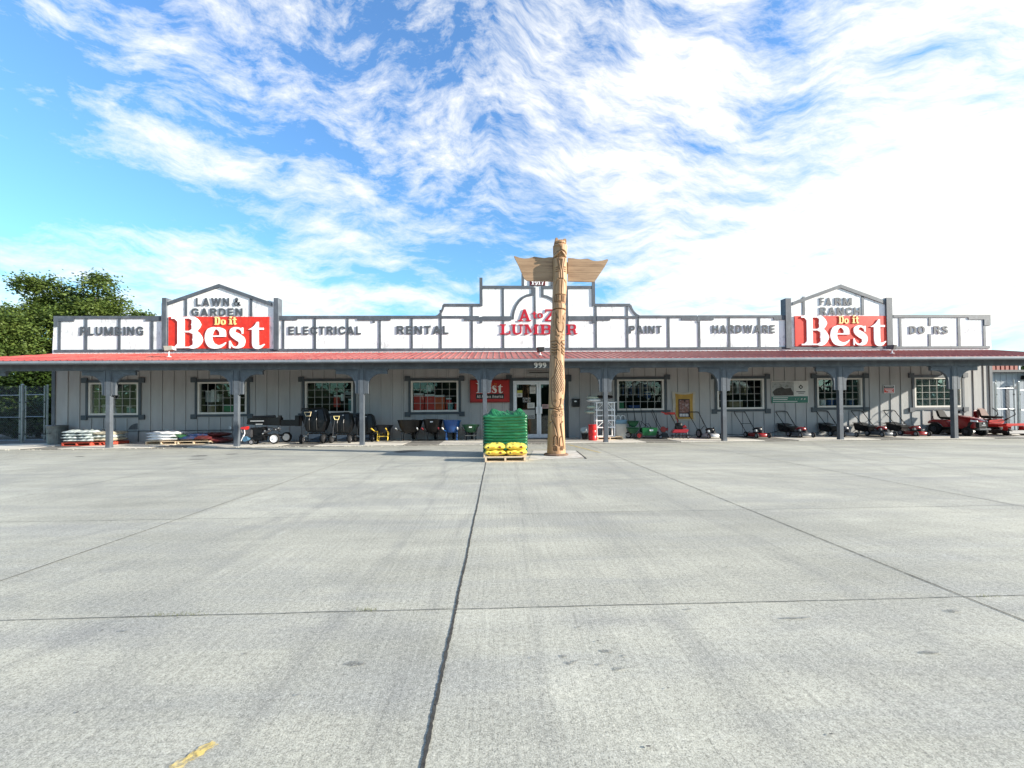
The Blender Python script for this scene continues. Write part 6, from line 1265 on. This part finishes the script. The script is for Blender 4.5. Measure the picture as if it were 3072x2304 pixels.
# ---------------------------------------------------------------- rack, barrel, bins right of the doors
Yk=16.3
def rack():
    a=at(1786,1308,Yk); b=at(1840,1208,Yk); cx_=(a.x+b.x)/2; w_=b.x-a.x; t=thing('lattice_rack','white lattice display rack on a small pallet behind the post right of the doors','display rack',(cx_,Yk,ZW)); zt=b.z-ZW; z0=.12
    zs=[z0,lerp(z0,zt,.27),lerp(z0,zt,.47),lerp(z0,zt,.62),lerp(z0,zt,.78),zt]
    for y in (-.17,.17):
        g=MB()
        for x in (-w_/2,-.03,w_/2-.035,.06): g.box(x,x+.045,y-.012,y+.012,z0,zt)
        for z in zs: g.box(-w_/2-.02,w_/2+.02,y-.018,y-.0125,z-.02,z+.02)
        for (za,zb2) in ((zs[1],zs[2]),(zs[4],zs[5])):
            g.tube([(-w_/2+.03,y,za),(-.05,y,zb2)],.015,4); g.tube([(w_/2-.03,y,za),(.09,y,zb2)],.015,4)
        g.build('lattice_panel',M_WP,t)
    g=MB()
    for z in zs[1:]: g.box(-w_/2,w_/2,-.15,.15,z-.006,z+.006)
    g.build('shelf',M_WP,t)
    pz_=thing('rack_pallet','small pale pallet under the white lattice rack','pallet',(cx_+.15,Yk,ZW)); pallet_parts(pz_,1.0,.55,M_WOODP,.11)
    Mg=mat('white_green_bag',(.45,.52,.45),.35,.25,9.,stain=(7.,.7,(.03,.16,.06)))
    for i,(px,py,m,L,lab) in enumerate(((1777,1193,Mg,.42,'white and green bag on top of the lattice rack, left'),(1800,1192,M_BLK,.34,'black coiled bundle on top of the lattice rack, middle'),(1824,1192,M_BLK,.34,'black coiled bundle on top of the lattice rack, right'),(1780,1202,M_WBAG,.5,'white flattened bag under the green one at the rack top'),(1772,1222,Mg,.34,'white and green bag drooping at the upper left side of the rack'),(1769,1237,Mg,.36,'white and green bag drooping at the lower left side of the rack'))):
        p=at(px,py,Yk); o=bag_mb(L,.34,.12,90+i).build('bag',m,None,loc=(p.x,Yk-.02,p.z-.05),rz=.2*math.sin(i*3),smooth=True); tag(o,lab,'bag','bags piled on and beside the lattice rack')
    g=MB(); p=at(1810,1204,Yk); g.box(-w_/2-.15,w_/2+.1,-.16,.16,0,.03); o=g.build('shelf_board',M_GREY,t,loc=(0,0,p.z-ZW-.05))
rack()
Yb2=15.9; p=at(1778,1317,Yb2); q=at(1778,1275.5,Yb2); t=thing('red_barrel','red plastic barrel left of the lattice rack','barrel',(p.x,Yb2,ZW)); hh=q.z-ZW
g=MB(); g.lathe([(.145,0),(.155,.01),(.158,hh*.3),(.150,hh*.32),(.158,hh*.34),(.158,hh*.66),(.150,hh*.68),(.158,hh*.70),(.155,hh-.01),(.145,hh)],n=30); g.build('body',mat('red_barrel_plastic',(.55,.02,.02),.35,.1,5.),t,smooth=True)
g=MB(); g.lathe([(.150,hh),(.162,hh+.004),(.162,hh+.022),(.12,hh+.026)],n=30); g.build('lid',mat('red_barrel_plastic',(.55,.02,.02)),t,smooth=True)
p=at(1757,1313,16.4); t=thing('waste_bin','low black bin overflowing with crumpled clear plastic, left of the red barrel','bin',(p.x,16.4,ZW)); g=MB(); g.lathe([(.13,0),(.17,.24),(.18,.25),(.165,.25)],n=24); g.build('bin',M_BLK,t)
r_=np.random.default_rng(21); g=MB(); g.sph((0,0,.33),.19,22,16,(1,1,.75)); g.v=[(x*(1+.16*math.sin(31*x+17*z)+.1*math.sin(43*y+29*x)),y,z+.03*math.sin(37*x+23*y)) for x,y,z in g.v]; g.build('crumpled_plastic',M_CLEAR,t)
p=at(1861,1311,16.8); q=at(1861,1259,16.8); t=thing('white_tank','pale box shaped tank with blue band and hoop handles right of the lattice rack','tank',(p.x,16.8,ZW)); zq=q.z-ZW
g=MB(); g.hexa([(-.22,-.17,0),(.22,-.17,0),(.22,.17,0),(-.22,.17,0)],[(-.23,-.18,zq*.78),(.23,-.18,zq*.78),(.23,.18,zq*.78),(-.23,.18,zq*.78)]); g.build('body',mat('grey_white_plastic',(.50,.50,.47),.5,.08,5.),t,bevel=.02)
g=MB(); g.box(-.235,.235,-.185,.185,zq*.785,zq); g.build('blue_band',mat('pale_blue_plastic',(.14,.26,.36),.4,.08,5.),t,bevel=.015)
for x in (-.1,.1): g=MB(); g.tube([(x-.09,-.05,zq),(x-.085,-.05,zq+.11),(x-.04,-.05,zq+.17),(x+.04,-.05,zq+.17),(x+.085,-.05,zq+.11),(x+.09,-.05,zq)],.014,8); g.build('hoop',M_WP,t,smooth=True)
def spreader():
    t=thing('broadcast_spreader','green broadcast spreader with stacked hoppers right of the white tank','spreader',(at(1899,1310,16.5).x,16.5,ZW),R(-8))
    for z,w_ in ((.62,.22),(.36,.24)):
        g=MB(); g.hexa([(-.09,-.09,z-.16),(.09,-.09,z-.16),(.09,.09,z-.16),(-.09,.09,z-.16)],[(-w_,-.20,z+.06),(w_,-.20,z+.06),(w_,.20,z+.06),(-w_,.20,z+.06)]); g.build('hopper',M_GRN,t,bevel=.03,smooth=True)
        g=MB(); g.box(-w_-.015,w_+.015,-.215,.215,z+.062,z+.085); g.build('hopper_rim',M_GRN,t,bevel=.01)
    for x in (-.17,.22): wheel(t,'wheel',x,-.12 if x>0 else .12,.135,.135,.06,M_REDP if x>0 else M_RIMG)
    g=MB()
    for x in (-.16,.12,.40): g.tube([(x*.6,.08,.25),(x,.12,.75),(x-.06,.15,1.20)],.011,6)
    g.tube([(-.20,.15,1.2),(-.26,.05,1.22)],.012,6); g.build('handle',M_BLKM,t)
    g=MB(); g.tube([(-.17,0,.13),(0,-.02,.22),(.22,-.02,.13)],.014,6); g.build('axle_frame',M_BLKM,t)
spreader()
def drop_spreader():
    t=thing('lawn_sweeper','wide green drop spreader with white label below the window right of the doors','spreader',(at(1947,1311,16.5).x,16.5,ZW),R(-4))
    g=MB(); g.hexa([(-.28,-.10,.12),(.26,-.10,.12),(.26,.14,.12),(-.28,.14,.12)],[(-.32,-.18,.43),(.30,-.18,.43),(.30,.20,.43),(-.32,.20,.43)]); g.build('hopper',mat('mid_green_plastic',(.02,.16,.055),.4,.15,6.),t,bevel=.02)
    g=MB(); g.box(-.30,-.0+.28,-.168,-.155,.20,.212); g.build('ledge',M_GRN,t)
    g=MB(); g.box(-.02,.12,-.176,-.169,.30,.37); g.build('label',M_WP,t)
    for x in (-.36,.34): wheel(t,'wheel',0,0,.14,.14,.07,M_RIMG).location=(x,-.02,.14); t.children[-1].rotation_euler=(0,0,R(70))
    g=MB(); g.tube([(-.32,.1,.30),(-.34,.1,.62),(-.26,.1,.68),(-.14,.1,.55),(.0,.1,.45)],.013,6); g.tube([(-.14,.08,.42),(-.1,.08,.58),(.02,.08,.58),(.10,.08,.42)],.012,6); g.build('frame_hoop',M_BLKM,t,smooth=True)
drop_spreader()
def edger():
    t=thing('lawn_edger','small black lawn edger with red round housing beside the red tiller','edger',(at(1993,1309,16.5).x,16.5,ZW),R(-20))
    g=MB(); g.hexa([(-.16,-.14,.02),(.18,-.14,.02),(.18,.14,.02),(-.16,.14,.02)],[(-.12,-.12,.20),(.12,-.12,.20),(.12,.12,.20),(-.12,.12,.20)]); g.build('base',M_BLK,t,bevel=.02)
    g=MB(); g.cyl((-.04,-.13,.36),(-.04,.10,.36),.11,n=20); g.cyl((.05,-.02,.36),(.14,-.02,.36),.055,n=14); g.build('round_housing',M_REDP,t,bevel=.01,smooth=True)
    g=MB(); g.box(-.09,.05,-.08,.08,.20,.27); g.build('engine_block',M_STEELD,t)
    g=MB(); g.tube([(-.10,-.20,.24),(-.30,-.2,.60),(-.46,-.2,1.02),(-.44,-.12,1.10),(-.42,0,1.13),(-.40,.12,1.10),(-.38,.2,1.02),(-.22,.2,.6),(-.02,.2,.24)],.013,8); g.build('handle',M_BLKM,t,smooth=True)
    for y in (-.17,.17): wheel(t,'wheel',-.14,y,.07,.07,.04,M_RIMG)
edger()
def tiller():
    t=thing('rotary_tiller','red rotary tiller with black engine and tines below the cloth banner','tiller',(at(2040,1310,16.2).x,16.2,ZW),R(-14))
    g=MB(); g.hexa([(-.34,-.24,.24),(.22,-.24,.24),(.22,.24,.24),(-.34,.24,.24)],[(-.24,-.20,.37),(.30,-.20,.37),(.30,.20,.37),(-.24,.20,.37)]); g.build('tine_cover',M_REDP2,t,bevel=.02)
    g=MB(); g.box(-.18,.10,-.13,.13,.375,.50); g.lathe([(.13,.505),(.14,.53),(.135,.59),(.08,.62),(.001,.625)],(-.04,0,0),n=18); g.build('engine',M_BLK,t,bevel=.01)
    g=MB(); g.cyl((.08,-.10,.45),(.22,-.10,.45),.045,n=10); g.sph((.16,.02,.47),.06,10,8); g.build('muffler',M_REDP,t,smooth=True)
    for k in range(5):
        x=-.30+.13*k; g=MB()
        for j in range(4):
            a=j*math.pi/2+k*.5; c,q=math.cos(a),math.sin(a); g.tube([(x,0,.125),(x+.01,.08*c,.125+.08*q),(x+.04,.115*c-.03*q,.125+.115*q+.03*c)],.013,4)
        g.build('tine',M_BLKM,t)
    g=MB(); g.cyl((-.34,0,.125),(.30,0,.125),.016,n=8); g.build('tine_shaft',M_STEELD,t)
    wheel(t,'wheel',.30,0,.07,.07,.05,M_RIMG)
    g=MB(); g.tube([(-.12,-.14,.38),(-.24,-.18,.70),(-.40,-.20,.98),(-.60,-.20,1.02)],.015,8); g.tube([(-.12,.14,.38),(-.02,.18,.70),(-.16,.20,.98),(-.34,.20,1.02)],.015,8); g.build('handle',M_BLKM,t,smooth=True)
    g=MB(); g.hexa([(-.58,-.20,.94),(-.20,-.16,.94),(-.14,.2,.94),(-.5,.2,.94)],[(-.62,-.22,1.03),(-.18,-.17,1.03),(-.12,.22,1.03),(-.54,.22,1.03)]); g.build('control_panel',M_REDP2,t,bevel=.015)
    g=MB(); g.tube([(-.14,.16,.95),(-.06,.18,.70),(-.02,.14,.45)],.016,6); g.tube([(-.58,-.22,1.0),(-.7,-.22,1.04)],.02,6); g.build('red_brace',M_REDP2,t)
tiller()
# ---------------------------------------------------------------- yard fences, sheds and trees
def tubes_fence(t,x0,x1,Y,z0,z1,rails,cell=.075):
    """chain link mesh as thin woven wires clipped to the panel"""
    g=MB(); n=int((x1-x0+z1-z0)/cell)
    for k in range(n):
        c=x0-(z1-z0)+k*cell
        for sg in (1,-1):
            if sg==1: xa_,za,xb_,zb2=c,z0,c+(z1-z0),z1
            else: xa_,za,xb_,zb2=c+(z1-z0),z0,c,z1
            pa=Vector((xa_,za));pb=Vector((xb_,zb2)); d=pb-pa
            t0,t1=0,1
            for lo,hi in ((x0,x1),):
                if abs(d.x)>1e-6:
                    u0,u1=sorted(((lo-pa.x)/d.x,(hi-pa.x)/d.x)); t0=max(t0,u0); t1=min(t1,u1)
            if t1-t0>.01:
                a_=pa+d*t0;b_=pa+d*t1; w_=.0022
                g.cyl((a_.x,Y+.003*sg,a_.y),(b_.x,Y+.003*sg,b_.y),w_,n=3,cap=False)
    g.build('chain_link',M_CHR,t)
def fence(label,posts,leaves,Y):
    t=thing('chain_link_gate',label,'gate',(0,0,0))
    for (px,pyt,r_,zb2) in posts:
        p=at(px,pyt,Y); g=MB(); g.cyl((p.x,Y,-.03),(p.x,Y,p.z),r_,n=12); g.sph((p.x,Y,p.z),r_*1.15,10,6); g.build('post',M_CHR,t,smooth=True)
    for (x0,x1,yt,ys,zbot) in leaves:
        a=at(x0,1300,Y).x if x0>-500 else -26.5; b=at(x1,1300,Y).x if x1<3500 else 29; top=at((max(x0,0)+min(x1,3072))/2,yt,Y).z
        g=MB(); 
        for x in (a,b): g.cyl((x,Y,zbot),(x,Y,top),.024,n=10)
        for y_ in ys: z=at((max(x0,0)+min(x1,3072))/2,y_,Y).z; g.cyl((a,Y,z),(b,Y,z),.019,n=8)
        g.build('gate_frame',M_CHR,t,smooth=True)
        g=MB()
        for x in (a,b):
            for z in (.35,1.0,1.7): g.cyl((x,Y,z-.03),(x,Y,z+.03),.036,n=10)
        g.build('hinge_band',M_STEELD,t)
        tubes_fence(t,a,b,Y-.0,zbot,top-.03,None)
fence('chain link yard gate in front of the dark hedge at the left',[(67.5,1155,.045,0),(143,1156,.03,0),(0.5-60,1155,.045,0)],[(-40,58.5,1157,(1186,1252,1321),.08),(76,133,1157,(1184,1250,1320),.08)],18.55)
fence('chain link yard gate in front of the pale blue shed at the right',[(2984,1150,.04,0),(3053,1146,.045,0)],[(2992,3045,1139,(1165,1227,1290),.1),(3062,3190,1142,(1171,1230,1290),.1)],18.3)
M_BSHED=mat('pale_blue_shed_siding',(.30,.34,.37),.6,.08,3.,.3,30,stretch=(1,1,.3))
def shed():
    Y=20.2; a=at(2960,1290,Y).x; t=thing('blue_shed','pale blue metal shed with dark eave behind the right gate','shed',(a-1.0,Y,-.03)); z1=at(3020,1116,Y).z
    g=MB(); x=0
    while x<14: 
        g.box(x,x+.28,0,.1,0,z1); g.box(x+.281,x+.299,.02,.1,0,z1); x+=.30
    g.box(0,14,.11,6,0,z1-.02); g.build('wall',M_BSHED,t)
    g=MB(); g.hexa([(-.2,-.35,z1),(14.3,-.35,z1),(14.3,6.2,z1+.1),(-.2,6.2,z1+.1)],[(-.2,-.35,z1+.11),(14.3,-.35,z1+.11),(14.3,6.2,z1+.25),(-.2,6.2,z1+.25)]); g.build('roof',mat('dark_shed_roof',(.05,.055,.06),.6,.1,4.),t)
    X=lambda px: at(px,1200,Y).x-(a-1.0); Z=lambda py: at(3020,py,Y).z+.03
    g=MB(); g.box(X(3016),X(3056),-.05,-.001,Z(1167),Z(1159)); g.box(X(3016),X(3026),-.04,-.001,0,Z(1168)); g.build('door_trim',mat('dark_door_trim',(.05,.055,.065),.6,.1,4.),t)
    g=MB(); g.box(X(3027),X(3055),-.02,-.001,0,Z(1168)); g.build('door',M_BSHED,t)
    g=MB(); g.hexa([(X(3061),-.35,Z(1139)),(X(3080),-.35,Z(1139)),(X(3080),-.03,Z(1139)),(X(3061),-.03,Z(1139))],[(X(3063),-.25,Z(1127)),(X(3080),-.25,Z(1127)),(X(3080),-.03,Z(1127)),(X(3063),-.03,Z(1127))]); g.build('wall_lamp',M_BLK,t)
shed()
t=thing('red_building','red ribbed metal building rising behind the pale blue shed','building',(0,0,0)); Y=31.; a=at(2940,1100,Y); b=at(3056,1088,Y); g=MB(); x=a.x-3
while x<b.x: g.box(x,x+.24,Y,Y+.3,-.03,b.z+.1); g.box(x+.241,x+.359,Y+.05,Y+.3,-.03,b.z+.1); x+=.36
g.build('wall',mat('rust_red_siding',(.28,.05,.03),.6,.12,4.),t); g=MB(); g.box(a.x-3.2,b.x+.15,Y-.15,Y+6,b.z+.102,b.z+.2); g.build('roof',M_STEELD,t); g=MB(); g.box(b.x-.02,b.x+.12,Y-.02,Y+6,-.03,b.z+.1); g.build('corner_trim',M_GREY,t)
def leaves_mesh(name,m,t,blobs,n,size,seed,drop=.2,flat=.6):
    """many small pointed leaves in drooping clusters; blobs=(x,y,z,rx,ry,rz)"""
    r_=np.random.default_rng(seed); vols=np.array([b[3]*b[4]*b[5] for b in blobs])**.75; pr=vols/vols.sum(); ci=r_.choice(len(blobs),n//9,p=pr); B=np.array(blobs)
    d=r_.normal(size=(len(ci),3)); d/=np.linalg.norm(d,axis=1)[:,None]; rad=r_.uniform(.45,1.08,len(ci))**.6; rad*=1+.16*np.sin(d[:,0]*7+ci)*np.sin(d[:,2]*9+ci*2)
    cen=B[ci,:3]+d*rad[:,None]*B[ci,3:6]
    cen=np.repeat(cen,9,0)+r_.normal(size=(len(ci)*9,3))*size*np.array([1.5,1.5,.9]); N_=len(cen)
    ax=r_.normal(size=(N_,3)); ax[:,2]=ax[:,2]*.4-drop; ax/=np.linalg.norm(ax,axis=1)[:,None]; up=r_.normal(size=(N_,3))*flat+np.array([0,0,1.]); sd=np.cross(ax,up); sd/=np.linalg.norm(sd,axis=1)[:,None]+1e-6
    L=size*r_.uniform(.7,1.3,N_)[:,None]; W=L*.30
    v=np.stack([cen,cen+ax*L*.5+sd*W,cen+ax*L,cen+ax*L*.5-sd*W],1).reshape(-1,3)
    me=bpy.data.meshes.new(name); me.vertices.add(len(v)); me.vertices.foreach_set('co',v.astype(np.float32).ravel()); me.loops.add(len(v)); me.loops.foreach_set('vertex_index',np.arange(len(v),dtype=np.int32)); me.polygons.add(N_); me.polygons.foreach_set('loop_start',np.arange(0,len(v),4,dtype=np.int32)); me.polygons.foreach_set('loop_total',np.full(N_,4,dtype=np.int32)); me.update(calc_edges=True); me.materials.append(m)
    o=bpy.data.objects.new(name,me); col.objects.link(o); o.parent=t; return o
def tree(name,label,px,pyt,Y,crown,m,n,size,seed,trunk_r=.2,cat='tree',group=None):
    crown=crown+[]
    """crown: list of (px,py,radius_px_x,radius_px_y,depth offset)"""
    b=at(px,1250,Y); t=thing(name,label,cat,(b.x,Y,-.03),0,group); k=F_/Y; bl=[]
    for (cx_,cy_,rx,ry,dy) in crown: p=at(cx_,cy_,Y); bl.append((p.x-b.x,dy,p.z+.03,rx/k,max(rx,ry)/k*.9,ry/k))
    g=MB(); zt=max(q[2] for q in bl); g.tube([(0,0,0),(.05,0,zt*.25),(-.05,.1,zt*.5),(.0,0,zt*.8)],[trunk_r*1.3,trunk_r,trunk_r*.7,trunk_r*.25],10)
    tr_=g.build('trunk',M_BARK,t,smooth=True)
    g=MB()
    for q in bl: g.tube([(0,0,max(.4,min(zt*.45,q[2]*.45))),(q[0]*.45,q[1]*.4,q[2]*.72),(q[0],q[1],q[2])],[trunk_r*.5,trunk_r*.3,.02],6)
    g.build('limbs',M_BARK,tr_)
    # boughs: each lobe is broken into smaller clumps
    r_=random.Random(seed); sub=[]
    for q in bl:
        for _ in range(9):
            a=r_.uniform(0,6.28); e=r_.uniform(-.9,1.1); rr=.72; sub.append((q[0]+q[3]*rr*math.cos(a)*math.cos(e),q[1]+q[4]*rr*math.sin(a)*math.cos(e),q[2]+q[5]*rr*math.sin(e),q[3]*r_.uniform(.28,.5),q[4]*.4,q[5]*r_.uniform(.22,.38)))
    leaves_mesh('crown',m,t,sub,n,size,seed); return t
tree('shade_tree','tall olive green shade tree with spreading crown behind the left end of the store',235,820,27,[(295,900,62,70,0),(185,905,62,72,.5),(100,900,52,66,-.4),(240,960,110,70,0),(120,990,100,85,0),(370,975,58,45,.2),(420,952,34,24,0),(30,1010,75,75,0),(300,1010,120,60,.6),(200,1060,140,60,0),(120,870,24,36,0),(300,848,34,26,0),(182,848,30,24,0)],M_LEAF,62000,.17,4,.26)
tree('side_tree','lower leafy tree at the far left edge behind the yard gate',-60,950,24,[(-60,1010,90,70,0),(20,985,70,60,0),(-20,1080,110,60,0),(40,1040,60,50,.4)],M_LEAF,16000,.16,6,.2)
# hedge behind the gate: bushes side by side
hx=[(-90,1190,60,60),(-20,1175,60,65),(50,1180,58,62),(115,1172,55,66),(175,1180,50,60)]
for i,(hx_,hy_,rx,ry) in enumerate(hx):
    tree('hedge_shrub',['dark green hedge shrub beyond the left frame edge of the gate','dark green hedge shrub behind the left leaf of the yard gate','dark green hedge shrub behind the thick gate post','bright tipped hedge shrub just left of the store corner','dark green hedge shrub tucked behind the store corner'][i],hx_,1100,22.5,[(hx_,hy_,rx,ry,0),(hx_+15,hy_-38,rx*.7,ry*.6,-.3),(hx_-10,hy_+60,rx,ry*.8,.1),(hx_-25,1268,50,34,-.2),(hx_+25,1268,50,34,-.2)],M_LEAF2,15000,.14,20+i,.08,'shrub','hedge shrubs behind the left gate')
tree('far_tree','small green tree seen past the red building at the far right',3075,1095,36,[(3090,1100,40,30,0),(3130,1090,40,40,0)],M_LEAF,5000,.2,31,.12)
# unseen bank of trees, added behind the viewpoint to darken the window reflections
g=MB(); n=120; vs=[]
for i in range(n+1):
    a=math.pi*(-.08+1.16*i/n); R0=62; h_=7+2.2*math.sin(i*.7)+1.6*math.sin(i*1.9+1)+1.1*math.sin(i*4.3); x=R0*math.cos(a); y=-12-R0*.75*math.sin(a)
    vs+=[(x,y,-.03),(x,y,h_*.6),(x*1.04,y*1.04,h_),(x*1.1,y*1.1,h_*.7),(x*1.12,y*1.12,-.03)]
g.add(vs,[(5*i+k,5*i+5+k,5*i+6+k,5*i+1+k) for i in range(n) for k in range(4)]); tag(g.build('added_treeline',mat('added_foliage',(.035,.055,.025),.9,.5,1.2)),kind='structure')
